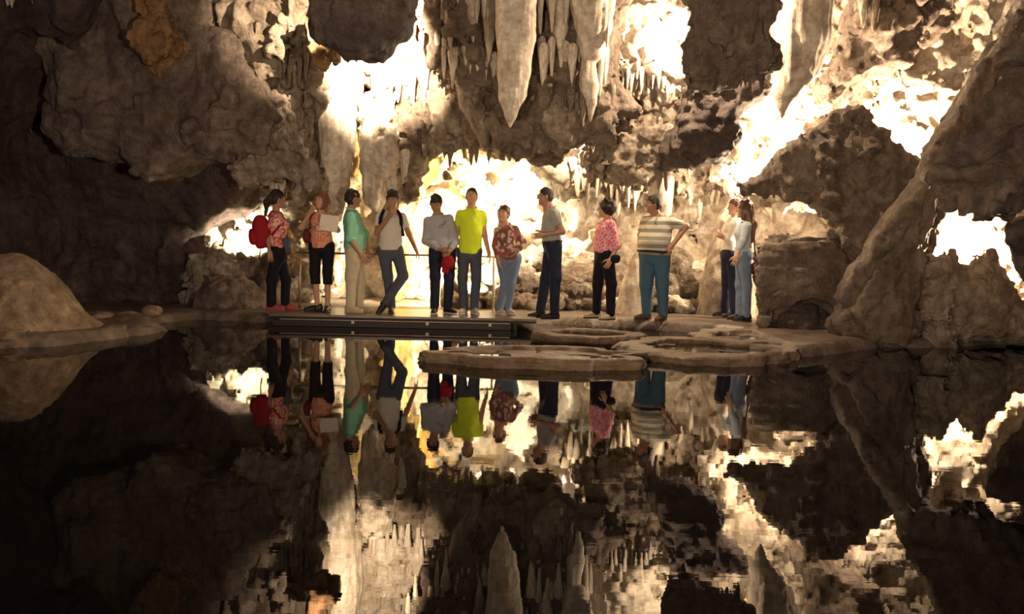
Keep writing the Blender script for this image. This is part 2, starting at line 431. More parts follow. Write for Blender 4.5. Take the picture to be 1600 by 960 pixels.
# back wall behind the people
rock('wall_center', CREAM, [(478, 215), (700, 190), (1340, 200), (1345, 500), (478, 500)], 3.2, .35, .4, kind='structure', res=.05, amp=.75, freq=.9, octv=6, lean=(0, -.1), pits=(.08, 4, .15))
rock('flowstone_curtain', GOLD, [(606, 330), (622, 250), (650, 228), (690, 240), (680, 290), (650, 330), (640, 400), (628, 470), (606, 470)],
     2.55, .3, .5, 'golden glowing flowstone curtain behind the man in white', 'flowstone', res=.04, amp=.25, freq=1.8, flute=(UPV, .15, .08, 5))
rock('rock_arch', TAN, [(628, 130), (800, 110), (815, 235), (775, 244), (735, 232), (690, 236), (655, 250), (625, 300), (604, 332), (596, 300), (622, 230)],
     1.35, .45, .5, 'tan rock arch over the golden curtain', 'rock', res=.035, amp=.45, freq=1.8, octv=5, flute=(UPV, .3, .08, 4))

# hanging centre mass
rock('rock_mass', BROWN, [(668, -280), (960, -280), (985, 40), (960, 120), (972, 190), (930, 222), (900, 238), (850, 246), (795, 242), (772, 205), (735, 150), (690, 110), (668, 60)],
     .55, .55, .7, 'dark brown hanging rock mass carrying the central stalactites', 'rock', res=.035, amp=.5, freq=1.6, octv=6, rnd=.35)
rock('rock_mass', PALE, [(905, -280), (1120, -280), (1110, 20), (1075, 130), (1050, 150), (1005, 140), (950, 130), (930, 60)],
     .95, .5, .6, 'brightly lit pale rock face right of the central stalactites', 'rock', res=.035, amp=.45, freq=1.7, octv=6, rnd=.3, flute=(UPV, .25, .1, 4), pits=(.06, 5, .15))
rock('rock_mass', TAN, [(925, 110), (1070, 120), (1075, 170), (1045, 215), (1045, 262), (985, 275), (940, 250), (905, 245), (935, 200)],
     1.1, .5, .6, 'drip-covered tan rock below the bright face', 'rock', res=.032, amp=.5, freq=2.2, octv=5, rnd=.3, flute=(UPV, .2, .12, 5))
rock('rock_ledge', TAN, [(830, 262), (900, 250), (1000, 262), (1190, 255), (1185, 300), (1090, 290), (1000, 300), (930, 300), (880, 290), (850, 275)],
     2.2, .4, .6, 'tan fringe ledge over the back hollow', 'rock', res=.04, amp=.4, freq=2.2, rnd=.3, flute=(UPV, .2, .12, 5))

# dark hanging rocks
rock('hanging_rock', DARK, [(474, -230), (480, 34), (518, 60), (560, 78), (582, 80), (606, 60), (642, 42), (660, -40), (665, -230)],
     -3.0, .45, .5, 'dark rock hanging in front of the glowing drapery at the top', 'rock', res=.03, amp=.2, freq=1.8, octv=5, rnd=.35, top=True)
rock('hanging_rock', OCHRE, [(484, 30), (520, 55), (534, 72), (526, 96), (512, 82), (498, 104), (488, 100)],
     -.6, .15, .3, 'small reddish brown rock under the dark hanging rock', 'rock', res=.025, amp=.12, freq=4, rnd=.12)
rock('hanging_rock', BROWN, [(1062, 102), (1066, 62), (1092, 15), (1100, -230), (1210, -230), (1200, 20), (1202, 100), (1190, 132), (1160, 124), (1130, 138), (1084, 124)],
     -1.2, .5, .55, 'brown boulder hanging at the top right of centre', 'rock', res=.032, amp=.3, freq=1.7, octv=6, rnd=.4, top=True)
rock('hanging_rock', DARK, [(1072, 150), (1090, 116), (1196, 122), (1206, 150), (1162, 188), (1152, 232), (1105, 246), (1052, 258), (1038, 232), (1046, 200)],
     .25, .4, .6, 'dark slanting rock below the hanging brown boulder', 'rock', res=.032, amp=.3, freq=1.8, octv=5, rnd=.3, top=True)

# glowing draperies, left of centre
rock('drapery', PALE, [(496, -250), (682, -250), (676, 140), (664, 160), (650, 140), (632, 158), (612, 150), (596, 164), (580, 126), (560, 130), (520, 120), (494, 110)],
     1.2, .3, .5, 'glowing white drapery with a fringe of drips', 'flowstone', res=.03, amp=.3, freq=2, rnd=.25, flute=(UPV, .08, .14, 6))
stalactite(PALE, [(505, -120, 44), (524, 60, 46), (527, 140, 37), (524, 230, 28), (521, 300, 23), (520, 338, 15)], .6, 'tall pale fluted column descending behind the woman with the folder', name='flowstone_column', cat='flowstone', res=.025, amp=.05, freq=2, flute=.035, ffreq=9)
rock('drapery', PALE, [(564, 150), (590, 128), (612, 150), (624, 200), (622, 258), (604, 308), (586, 338), (576, 306), (562, 250), (556, 200)],
     .6, .2, .3, 'pale blotched leaf-shaped drapery beside the tall column', 'flowstone', res=.025, amp=.14, freq=3, rnd=.18, flute=(UPV, .12, .05, 8))
rock('drapery', BROWN, [(612, 150), (680, 150), (664, 210), (640, 250), (618, 300), (600, 330), (594, 318), (612, 260)],
     .85, .2, .3, 'shaded brown drapery edge right of the leaf-shaped one', 'flowstone', res=.03, amp=.16, freq=3, rnd=.18, flute=(UPV, .15, .06, 6))

# right side
rock('wall_right', CREAM, [(1120, -300), (1760, -300), (1700, 60), (1560, 250), (1470, 300), (1180, 300), (1110, 250)], 1.7, .4, .6, kind='structure', res=.04, amp=.6, freq=1.1, octv=6, pits=(.2, 3.2, .04), lean=(0, .08))
rock('rock_crag', BROWN, [(1330, -250), (1530, -250), (1480, 20), (1420, 50), (1390, 90), (1330, 140), (1300, 150), (1320, 80), (1345, 30)],
     .55, .35, .5, 'craggy dark brown rock at the top right', 'rock', res=.035, amp=.5, freq=2, octv=5, rnd=.3, flute=((.75, 0, .6), .25, .1, 4), pits=(.15, 4, .08))
rock('rock_mass', BROWN, [(1150, 292), (1188, 268), (1228, 232), (1268, 190), (1292, 168), (1331, 160), (1350, 183), (1375, 206), (1415, 234), (1440, 250), (1470, 300), (1440, 420), (1320, 540), (1316, 420), (1306, 384), (1290, 376), (1294, 350), (1268, 332), (1248, 308), (1228, 318), (1200, 290)],
     -.35, .45, .7, 'large mottled brown rock between the bright wall and the stone block', 'rock', res=.035, amp=.34, freq=1.7, octv=6, rnd=.35, lean=(-.1, 0), axis=.4)
rock('rock_buttress', BROWN, [(1690, -250), (1600, -60), (1562, 36), (1512, 120), (1468, 222), (1398, 318), (1330, 430), (1300, 540), (1446, 540), (1432, 450), (1446, 385), (1452, 312), (1482, 258), (1535, 150), (1640, 30), (1800, -200)],
     -1.1, .4, .6, 'slanting fluted rock buttress rising to the top right corner', 'rock', res=.035, amp=.25, freq=1.4, octv=5, rnd=.35, flute=((.62, 0, .78), .1, .12, 4), axis=.5)
nh = W(1540, 190, -3.05)
rock('near_rock', BULGE, [(1660, -250), (1610, 20), (1530, 150), (1462, 250), (1450, 285), (1490, 322), (1530, 330), (1545, 338), (1590, 312), (1640, 295), (2000, 290), (2000, -250)],
     -2.6, .5, .5, 'dark near rock overhanging the bright gap at the right', 'rock', res=.04, amp=.32, freq=1.3, octv=6, rnd=.4, flute=((.62, 0, .78), .15, .08, 3.5), axis=.55, carve=[((nh.x, nh.y, nh.z), (.42, .5, .36)), ((nh.x + .3, nh.y, nh.z + .3), (.4, .45, .36)), ((nh.x - .3, nh.y, nh.z - .2), (.28, .4, .24))])
rock('near_rock', DARK, [(1562, 345), (1600, 330), (2000, 330), (2000, 540), (1640, 540), (1606, 455), (1580, 415)],
     -2.3, .3, .4, 'dark rock at the right edge of the bright gap', 'rock', axis=.55, res=.035, amp=.16, freq=1.8, rnd=.25)
rock('wall_gap', CREAM, [(1400, 230), (1900, 230), (1900, 545), (1400, 545)], .9, .3, .4, kind='structure', res=.04, amp=.5, freq=1.4, octv=6, pits=(.1, 4, .12))
rock('rock_mound', TAN, [(1425, 540), (1436, 450), (1444, 412), (1484, 402), (1502, 414), (1514, 436), (1540, 400), (1556, 396), (1566, 430), (1584, 490), (1640, 500), (1640, 540)],
     -.95, .4, .45, 'tan rock mounds below the bright gap', 'rock', res=.03, amp=.28, freq=1.9, octv=6, rnd=.3, flute=(UPV, .3, .07, 4), axis=.5)
hole = W(1262, 500, -.6)
rock('stone_block', BROWN, [(1192, 382), (1215, 378), (1325, 378), (1335, 540), (1170, 545), (1186, 500), (1184, 440)],
     -.1, .45, .5, 'low layered rock block beside the two women', 'rock', res=.025, amp=.16, freq=2.2, octv=5, rnd=.1, stretch=((1, 0, 0), .35), axis=.35,
     flute=((1, .3, 0), .15, .06, 7), carve=[((hole.x, hole.y + .05, hole.z), (.46, .30, .24)), ((hole.x+.25, hole.y, hole.z-.1), (.3, .3, .24)), ((hole.x-.3, hole.y, hole.z-.14), (.22, .3, .2))])
rock('boulder', DARK, [(1208, 528), (1212, 492), (1240, 476), (1280, 480), (1312, 500), (1322, 532)], -.45, .2, .2, 'rock in the stone block hollow, blackened to deepen its shade', 'boulder', res=.025, amp=.15, freq=3)  # near-black rock colour deepens the shade of the hollow

# dome and stones on the left bank
dome_c = G(10, 520, .1)
def dome(X, Y, Z):
    d = ell(X, Y, Z, (dome_c.x - .12, dome_c.y + .35, -.12), (.72, .7, 1.06))
    s = ell(X, Y, Z, (dome_c.x - .1, dome_c.y + .2, -.05), (.95, .8, .22))
    d = smin(d, s, .25)
    return d + .09 * fbm(X, Y, Z, 1.5, 6, 77, False, .6)
v, q = field(dome, (dome_c.x - 1.6, dome_c.y - 1.1, -.3), (dome_c.x + 1.4, dome_c.y + 1.5, 1.1), .03)
tag(based('stalagmite_dome', v, q, rockmat('tan_dome_stone', (.30, .21, .13), (.52, .39, .25), (.20, .13, .08), 3.5, (6, 6, 3), bump=.6, stain=.6)), 'smooth tan stone dome on the near left bank', 'rock')
for px, py, rx, rz, lab in ((160, 497, .14, .06, 'flat pale stone nearest the tan dome'), (201, 497, .17, .07, 'broad pale stone, middle of three on the bank'), (239, 489, .13, .09, 'rounded pale stone at the tip of the left bank')):
    c = G(px, py + 4, .1)
    SEED[0] += 1
    v, q = field(lambda X, Y, Z, c=c, s=SEED[0]: ell(X, Y, Z, (c.x, c.y, .15), (rx, .14, rz)) + .03 * fbm(X, Y, Z, 6, 3, s), (c.x-.3, c.y-.25, .0), (c.x+.3, c.y+.25, .32), .018)
    tag(based('stone', v, q, MATS['tan_dome_stone']), lab, 'stone', 'stones on the left bank')
# low ledge of the left bank reaching to the stones
c0, c1 = G(-60, 538, .05), G(228, 508, .05)
LB = [(t, rng.uniform(-.15, .15), rng.uniform(.32, .55), rng.uniform(.22, .4), rng.uniform(.12, .19)) for t in (0, .2, .38, .55, .7, .84, .96)]
def ledge(X, Y, Z):
    d = None
    for t, o, a, b, h in LB:
        k = ell(X, Y, Z, (c0.x + (c1.x - c0.x) * t, c0.y + (c1.y - c0.y) * t + o, .0), (a, b, h))
        d = k if d is None else smin(d, k, .06)
    return d + .10 * fbm(X, Y, Z, 2.6, 5, 31)
v, q = field(ledge, (c0.x - .8, min(c0.y, c1.y) - .8, -.15), (c1.x + .5, max(c0.y, c1.y) + .8, .35), .026)
tag(based('rock_ledge', v, q, BANK), 'low wet rock ledge running out from the tan dome', 'rock')

# ------------------------------------------------------------------ rimstone pools
RIM = rockmat('rimstone', (.15, .10, .062), (.28, .20, .13), (.09, .058, .036), 2.6, (.8, .8, 9), bump=.6, rough=.42, spec=.5, stain=.6)
def rim_pool(x0, x1, yb, yf, ztop, label, seed, wall=.16, lobes=.4):
    """x0..x1 px span at the middle, yb back and yf front of the rim top (px); ztop metres"""
    B, F = G((x0+x1)/2, yb, ztop), G((x0+x1)/2, yf, ztop)
    cy = (B.y + F.y) / 2; a = G(x0, (yb+yf)/2, ztop).x; b = G(x1, (yb+yf)/2, ztop).x
    cx, rx, ry = (a+b)/2, (b-a)/2, (B.y-F.y)/2
    def fn(X, Y, Z):
        ang = np.arctan2((Y-cy)/ry, (X-cx)/rx)
        w = 1 + lobes * fbm(np.cos(ang) * 1.7, np.sin(ang) * 1.7, ang * 0, 1.2, 3, seed) + (.10 * fbm(X, Y, Z * 3.0, 2.6, 3, seed + 5))
        k = np.sqrt(((X-cx)/rx)**2 + ((Y-cy)/ry)**2) / w
        taper = 1 - .06 * np.clip((ztop - Z) / .2, 0, 1) + .05 * np.sin(np.clip((ztop - Z) / .17, 0, 1) * 3.14)
        dout = (k - taper) * min(rx, ry)
        dout = dout + .05 * fbm(np.cos(ang) * 5, np.sin(ang) * 5, Z * 4, 1.6, 3, seed + 21)
        body = np.maximum(dout, Z - ztop - .02 * fbm(X, Y, Z, 2.5, 3, seed))
        k = k * (1 + .10 * fbm(np.cos(ang) * 6, np.sin(ang) * 6, Z * 9, 1.3, 3, seed + 2))
        inner = np.maximum((k - (1 - wall)) * min(rx, ry), ztop - .046 - .045 * fbm(X, Y, X * 0, 1.7, 4, seed + 9) - Z)
        return np.maximum(body, -inner) + .006 * np.sin(Z * 150 + 9 * fbm(X, Y, Z, 1.8, 2, seed)) * (Z < ztop - .02)
    root = empty('rimstone_pool', (cx, cy, -.1))
    v, q = field(fn, (cx-rx*1.25-.1, cy-ry*1.3-.1, -.12), (cx+rx*1.25+.1, cy+ry*1.3+.1, ztop + .07), .02)
    based('rim', v, q, RIM, root)
    n = 40
    vv = [(0, 0, ztop - .046 + .1)] + [(rx*.93*math.cos(i*2*math.pi/n), ry*.93*math.sin(i*2*math.pi/n), ztop - .046 + .1) for i in range(n)]
    me = bpy.data.meshes.new('pool_water'); me.from_pydata(vv, [], [(0, i+1, (i+1) % n + 1) for i in range(n)])
    put('water_surface', me, WATER, root)
    tag(root, label, 'rimstone pool', 'rimstone pools in front of the walkway')
rim_pool(684, 1000, 540, 561, .11, 'large oval rimstone pool nearest the viewer', 3)
rim_pool(832, 1006, 513, 526, .13, 'small rimstone terrace at the end of the walkway', 8, wall=.3)
rim_pool(966, 1240, 528, 556, .10, 'wide rimstone terrace in front of the striped-shirt man', 12, wall=.3)
rim_pool(1085, 1300, 515, 535, .12, 'low rimstone terrace below the stone block', 17, wall=.3)

# ------------------------------------------------------------------ named stalactites
S = stalactite
S(PALE, [(803, -150, 38), (805, 0, 31), (806, 60, 30), (803, 110, 25), (800, 150, 18), (798, 180, 9), (797, 199, 2)], -.55, 'biggest pale stalactite, a long blade at the top centre', res=.02, amp=.035, flute=.03, ffreq=9)
S(PALE, [(925, -150, 42), (926, 0, 34), (928, 40, 28), (926, 80, 20), (921, 96, 12), (922, 130, 14), (924, 160, 9), (922, 190, 2)], -.2, 'lumpy cream stalactite hanging right of the biggest one', res=.02, amp=.05, flute=.03)
S(PALE, [(875, -100, 20), (872, 0, 19), (875, 45, 13), (876, 86, 2)], -.1, 'slender stalactite between the biggest blade and the lumpy one', res=.018, amp=.025, flute=.02)
S(PALE, [(734, -80, 15), (736, 0, 12), (738, 35, 8), (739, 66, 2)], -.1, 'thin stalactite left of the biggest blade, higher of two', res=.016, amp=.02, flute=.015)
S(PALE, [(760, -80, 16), (764, 20, 11), (765, 60, 8), (764, 97, 2)], -.15, 'thin stalactite left of the biggest blade, lower of two', res=.016, amp=.02, flute=.015)
S(TAN, [(722, 120, 16), (738, 160, 20), (752, 195, 17), (757, 220, 8), (758, 236, 2)], .25, 'tan tilted cone stalactite below the centre mass', res=.02, amp=.04, flute=.04)
S(PALE, [(700, -80, 14), (702, 10, 12), (703, 50, 6), (704, 78, 2)], -.05, 'short stalactite next to the glowing drapery', res=.016, amp=.02, flute=.015)
S(TAN, [(852, 105, 14), (862, 140, 22), (858, 165, 30), (872, 190, 30), (884, 212, 20), (888, 226, 8)], .08, 'bulbous tan stalactite at the lip of the centre mass', res=.02, amp=.26, freq=3.2, flute=.05)
S(PALE, [(1028, 150, 24), (1024, 215, 16), (1027, 270, 15), (1031, 320, 17), (1033, 350, 10)], 1.0, 'slim pale column above the striped-shirt man', name='flowstone_column', cat='flowstone', res=.022, amp=.03, flute=.03)
S(PALE, [(1270, -150, 46), (1262, 0, 38), (1254, 60, 40), (1242, 105, 34), (1228, 140, 19), (1223, 165, 8), (1222, 184, 2)], -.45, 'broad grey tan stalactite pointing down into the right glow', res=.022, amp=.035, flute=.035, ffreq=10)
S(TAN, [(790, 195, 12), (793, 225, 10), (796, 250, 3)], .2, 'small dark drip under the tip of the biggest blade', res=.016, amp=.02, flute=.015)
S(GOLD, [(1210, -40, 9), (1211, 30, 8), (1212, 60, 6), (1212, 76, 2)], .85, 'stalactite beside the broad grey tan one, coloured gold for orange lamplight', res=.016, amp=.02, flute=.02)  # gold colour stands in for orange lamplight on the stone
# standing cones at the back
S(PALE, [(998, 392, 5), (994, 415, 10), (988, 450, 18), (984, 492, 24)], 1.1, 'pale standing stalagmite left of the striped-shirt man', name='stalagmite', cat='stalagmite', res=.02, amp=.03, flute=.025)
S(TAN, [(1150, 320, 16), (1146, 350, 26), (1140, 400, 34), (1136, 450, 42), (1134, 496, 48)], 1.3, 'broad pale stalagmite behind the two women', name='stalagmite', cat='stalagmite', res=.028, amp=.08, flute=.05)

# ------------------------------------------------------------------ small drips, copied from a few shapes
DRIP = []
for k in range(5):
    def fn(X, Y, Z, k=k):
        r = .5 * np.clip(-(Z - 1) * -1, 0, 1) ** .75
        z = np.clip(Z, 0, 1)
        r = (.06 + .44 * z ** (.7 + .12 * k)) * (1 + .22 * (vnoise(X*0+k*3.3, Y*0, Z*5) ))
        r = r * np.sqrt(np.clip((1.0 - Z) / .18, 0, 1))
        d = np.sqrt((X - .08*vnoise(Z*2.1, Z*0+k, Z*0))**2 + (Y - .08*vnoise(Z*2.3, Z*0+k+9, Z*0))**2) - r
        d = np.maximum(d * .7 + .09 * fbm(X, Y, Z*.5, 3.2, 2, 50+k), np.maximum(Z - 1.0, -Z))
        return d
    v, q = field(fn, (-.75, -.75, -.1), (.75, .75, 1.1), .085)
    v[:, 2] -= 1.0
    DRIP.append(v)
    DRIP[-1] = (v, q)
_dm = {}
ORD = ['first', 'second', 'third', 'fourth', 'fifth', 'sixth', 'seventh', 'eighth', 'ninth', 'tenth', 'eleventh', 'twelfth', 'thirteenth', 'fourteenth', 'fifteenth', 'sixteenth', 'seventeenth', 'eighteenth', 'nineteenth', 'twentieth']
ORD += ['twenty-' + k for k in ORD[:9]]
def drip(mat, px, ytop, ytip, hw, Y, label, group, name='stalactite', flip=False):
    k = rng.randrange(5)
    key = (k, mat.name)
    if key not in _dm:
        _dm[key] = np_mesh('drip_shape', *DRIP[k]); _dm[key].materials.append(mat)
    a, b = W(px, ytop, Y), W(px, ytip, Y)
    o = bpy.data.objects.new(name, _dm[key]); COL.objects.link(o)
    o.location = a; s = 2 * hw * pxm(Y); o.scale = (s, s, (a.z - b.z))
    o.rotation_euler = (0, 0, rng.uniform(0, 6.28))
    if flip: o.location = b; o.rotation_euler = (math.pi, 0, rng.uniform(0, 6.28))
    tag(o, label, 'stalagmite' if flip else 'stalactite', group)
    return o
def fringe(mat, pts, n, lmin, lmax, wmin, wmax, Y, label, group, jit=.12):
    for i in range(n):
        t = (i + rng.uniform(.15, .85)) / n * (len(pts) - 1); j = min(int(t), len(pts) - 2); u = t - j
        x = pts[j][0] * (1-u) + pts[j+1][0] * u; y = pts[j][1] * (1-u) + pts[j+1][1] * u
        yo = rng.uniform(-1, 1) * min(14, lmin * .5); drip(mat, x, y - 16 + yo, y + yo + lmin + (lmax - lmin) * rng.random() ** 1.4, rng.uniform(wmin, wmax), Y + rng.uniform(-jit, jit), label + ', ' + ORD[i] + ' from the left', group)
fringe(PALE, [(582, 118), (625, 130), (676, 122)], 16, 28, 66, 5, 9, .88, 'drip in the fringe of the glowing white drapery', 'drips of the glowing drapery')
fringe(PALE, [(640, 40), (690, 70), (720, 90)], 8, 24, 55, 5, 8, .1, 'drip in the row between the drapery and the thin stalactites', 'drips left of the centre mass')
fringe(PALE, [(676, -20), (780, -10)], 7, 20, 70, 6, 10, -.2, 'small stalactite at the top left of the biggest blade', 'small stalactites left of the blade')
fringe(PALE, [(690, 85), (775, 100)], 8, 20, 50, 6, 10, -.12, 'small tan stalactite in the second row left of the blade', 'second row left of the blade')
fringe(PALE, [(840, -20), (960, -10)], 9, 40, 110, 7, 12, -.25, 'small stalactite at the top right of the biggest blade', 'small stalactites right of the blade')
fringe(PALE, [(838, 70), (955, 90)], 11, 25, 75, 6, 11, -.15, 'small tan stalactite in the second row right of the blade', 'second row right of the blade')
fringe(TAN, [(845, 150), (960, 150)], 9, 25, 50, 6, 11, -.1, 'short tan drip on the lower centre mass', 'drips of the lower centre mass')
fringe(PALE, [(955, 110), (1055, 125)], 14, 14, 36, 4, 7, .45, 'drip in the fringe under the bright pale face', 'drips under the bright face')
fringe(TAN, [(935, 235), (1000, 262), (1045, 250)], 10, 20, 50, 5, 9, .75, 'tan drip below the drip-covered rock', 'drips above the pink-blouse woman')
fringe(CREAM, [(880, 270), (1000, 280), (1190, 276)], 26, 24, 66, 6, 11, 1.95, 'cream stalactite in the back hollow', 'stalactites of the back hollow', .15)
fringe(PALE, [(420, 292), (495, 296)], 9, 18, 50, 5, 8, .55, 'bright drip above the woman with the backpack', 'drips left of the tall column')
fringe(TAN, [(432, 90), (490, 100)], 7, 30, 70, 5, 9, .0, 'tan drip on the flowstone left of the tall column', 'drips on the left flowstone')
fringe(TAN, [(440, 190), (490, 190)], 6, 30, 60, 5, 9, .05, 'tan drip lower on the flowstone left of the tall column', 'lower drips on the left flowstone')
fringe(BROWN, [(1085, 118), (1195, 122)], 13, 12, 24, 4, 7, -1.3, 'tiny drip along the bottom of the hanging brown boulder', 'drips of the hanging boulder')
fringe(TAN, [(660, 232), (770, 238)], 8, 14, 34, 5, 9, 1.0, 'small drip along the rock arch', 'drips of the rock arch')
fringe(PALE, [(604, 300), (640, 235)], 4, 25, 45, 6, 9, .3, 'drip along the shaded drapery edge', 'drips of the shaded drapery')
fringe(CREAM, [(1010, -30), (1090, -10)], 6, 20, 60, 5, 10, .4, 'glowing drip at the top of the bright face', 'drips at the top of the bright face')
fringe(TAN, [(1330, -20), (1420, 0)], 5, 20, 60, 6, 12, .2, 'drip hanging from the crag at the top right', 'drips of the crag')
fringe(PALE, [(-10, 0), (55, 0)], 5, 8, 20, 5, 8, -1.0, 'pale drip at the top left corner', 'drips in the top left corner')

# ------------------------------------------------------------------ rubble boulders behind the people
BO = []
for k in range(6):
    def fn(X, Y, Z, k=k):
        d = ell(X, Y, Z, (0, 0, 0), (1, .85, .75))
        return d + .55 * fbm(X, Y, Z, .8, 4, 120 + k) + .25 * fbm(X, Y, Z, 1.3, 3, 160 + k, True)
    v, q = field(fn, (-1.6, -1.5, -1.4), (1.6, 1.5, 1.4), .11)
    BO.append(np_mesh('boulder_shape', v, q)); BO[-1].materials.append([TAN, BROWN, TAN, CREAM, TAN, BROWN][k])
def boulder(px, py, r, Y, label, group, k=None):
    o = bpy.data.objects.new('boulder', BO[rng.randrange(6) if k is None else k]); COL.objects.link(o)
    c = W(px, py, Y); o.location = c; s = r * pxm(Y)
    o.scale = (s, s, s * rng.uniform(.8, 1.0)); o.rotation_euler = (rng.uniform(-.5, .5), rng.uniform(-.5, .5), rng.uniform(0, 6.28))
    tag(o, label, 'boulder', group)
for row, (y, Y, r, n) in enumerate(((478, 1.35, 15, 17), (456, 1.65, 15, 15), (434, 1.95, 16, 12), (414, 2.2, 15, 7))):
    for i in range(n):
        x = (705 + 480 * (i + rng.uniform(.2, .8)) / n) if row < 3 else (735 + 330 * (i + rng.uniform(.2, .8)) / n)
        boulder(x, y + rng.uniform(-4, 4), r * rng.uniform(.8, 2.0), Y + .1,
                ['boulder in the bottom row of the rubble behind the people', 'boulder in the second row of the rubble slope', 'boulder in the third row of the rubble slope', 'boulder in the top row of the rubble slope'][row] + ', ' + ORD[i] + ' from the left',
                'rubble row %s' % ['bottom', 'second', 'third', 'top'][row])
rock('rubble_slope', TAN, [(690, 500), (700, 440), (740, 420), (850, 410), (1000, 415), (1190, 420), (1200, 500)], 2.2, .5, .5, 'earthy slope carrying the rubble behind the people', 'rock', res=.05, amp=.3, freq=1.8, lean=(0, .8))
# white grille against the back wall

# ------------------------------------------------------------------ walkway and railing
def box_mesh(name, lo, hi, bev=.006):
    import bmesh
    bm = bmesh.new(); bmesh.ops.create_cube(bm, size=1)
    for v_ in bm.verts:
        for i in range(3): v_.co[i] = lo[i] if v_.co[i] < 0 else hi[i]
    if bev: bmesh.ops.bevel(bm, geom=bm.edges[:], offset=bev, segments=2, affect='EDGES', profile=.5)
    me = bpy.data.meshes.new(name); bm.to_mesh(me); bm.free(); return me
def tube_mesh(name, pts, r, n=10):
    """round tube along a polyline, closed ends"""
    P = [Vector(p) for p in pts]; vv, ff = [], []
    for i, p in enumerate(P):
        t = (P[min(i+1, len(P)-1)] - P[max(i-1, 0)]).normalized()
        a = t.orthogonal().normalized() if abs(t.z) > .9 else t.cross(Vector((0, 0, 1))).normalized()
        b = t.cross(a)
        rr = r[i] if isinstance(r, (list, tuple)) else r
        for k in range(n):
            an = 2 * math.pi * k / n; vv.append(p + (a * math.cos(an) + b * math.sin(an)) * rr)
    for i in range(len(P) - 1):
        for k in range(n):
            ff.append((i*n + k, i*n + (k+1) % n, (i+1)*n + (k+1) % n, (i+1)*n + k))
    ff.append(tuple(range(n))[::-1]); ff.append(tuple((len(P)-1)*n + k for k in range(n)))
    me = bpy.data.meshes.new(name); me.from_pydata([tuple(p) for p in vv], [], ff)
    for f in me.polygons: f.use_smooth = len(f.vertices) == 4
    return me
STEEL = plain('dark_walkway_steel', (.016, .011, .009), .5, .0, spec=.3)
DECK = plain('dark_walkway_boards', (.10, .075, .055), .3, bump=.2, bscale=25, spec=.5)
TRIMM = plain('edge_glint_metal', (.30, .25, .19), .35, .4)  # pale tone stands in for light reflected along the walkway edge
RAILM = plain('dull_rail_metal', (.30, .22, .14), .4, .6)
POSTM = plain('lit_post_metal', (.55, .48, .38), .4, .5)  # paler copy of the rail metal, with the lamplight in its colour
ZD = .16
x0, x1 = W(421, 500, -.4).x, W(838, 500, -.4).x
yf, yb = -.44, .62
wk = empty('walkway', ((x0+x1)/2, (yf+yb)/2, -.1)); tag(wk, 'low dark walkway along the water under the people', 'walkway')
bx_ = Vector(wk.location)
def wpart(name, lo, hi, mat, bev=.006):
    return put(name, box_mesh(name, [lo[i] - bx_[i] for i in range(3)], [hi[i] - bx_[i] for i in range(3)], bev), mat, wk)
nb = 8
for i in range(nb):
    a = yf + (yb - yf) * i / nb
    wpart('deck_board', (x0, a + .004, ZD - .035), (x1, a + (yb-yf)/nb - .004, ZD), DECK, .004)
wpart('fascia', (x0, yf - .012, .10), (x1, yf + .03, ZD - .037), STEEL)
wpart('edge_glint', (x0 + .15, yf - .03, .088), (x1 - .35, yf + .02, .099), TRIMM, .003)  # painted line of reflected light
wpart('beam', (x0 + .06, yf - .02, .0), (x1 - .33, yf + .06, .087), STEEL)
for i in range(5):
    xx = x0 + .2 + (x1 - x0 - .5) * i / 4
    wpart('support', (xx - .05, yf + .1, -.1), (xx + .05, yb - .05, ZD - .04), STEEL)
for px in (552, 668, 766):
    xx = W(px, 505, yf).x; wpart('bracket', (xx - .02, yf - .036, .05), (xx + .02, yf - .02, .095), TRIMM, .002)
RY = .38
rl = empty('railing', (W(620, 480, RY).x, RY, ZD)); tag(rl, 'thin metal handrail on slim posts behind the people', 'railing')
def rpt(px, z): p = W(px, 397, RY); return Vector((p.x, RY, z)) - Vector(rl.location)
ZR = W(468, 395, RY).z
put('top_rail', tube_mesh('top_rail', [rpt(452, ZR), rpt(560, ZR), rpt(680, ZR), rpt(778, ZR)], .016), RAILM, rl)
for px, mt in ((468, RAILM), (772, POSTM)):
    put('post', tube_mesh('post', [rpt(px, ZD), rpt(px, ZR)], .017), mt, rl)
    put('post_base', tube_mesh('post_base', [rpt(px, ZD), rpt(px, ZD + .012)], .045, 14), mt, rl)

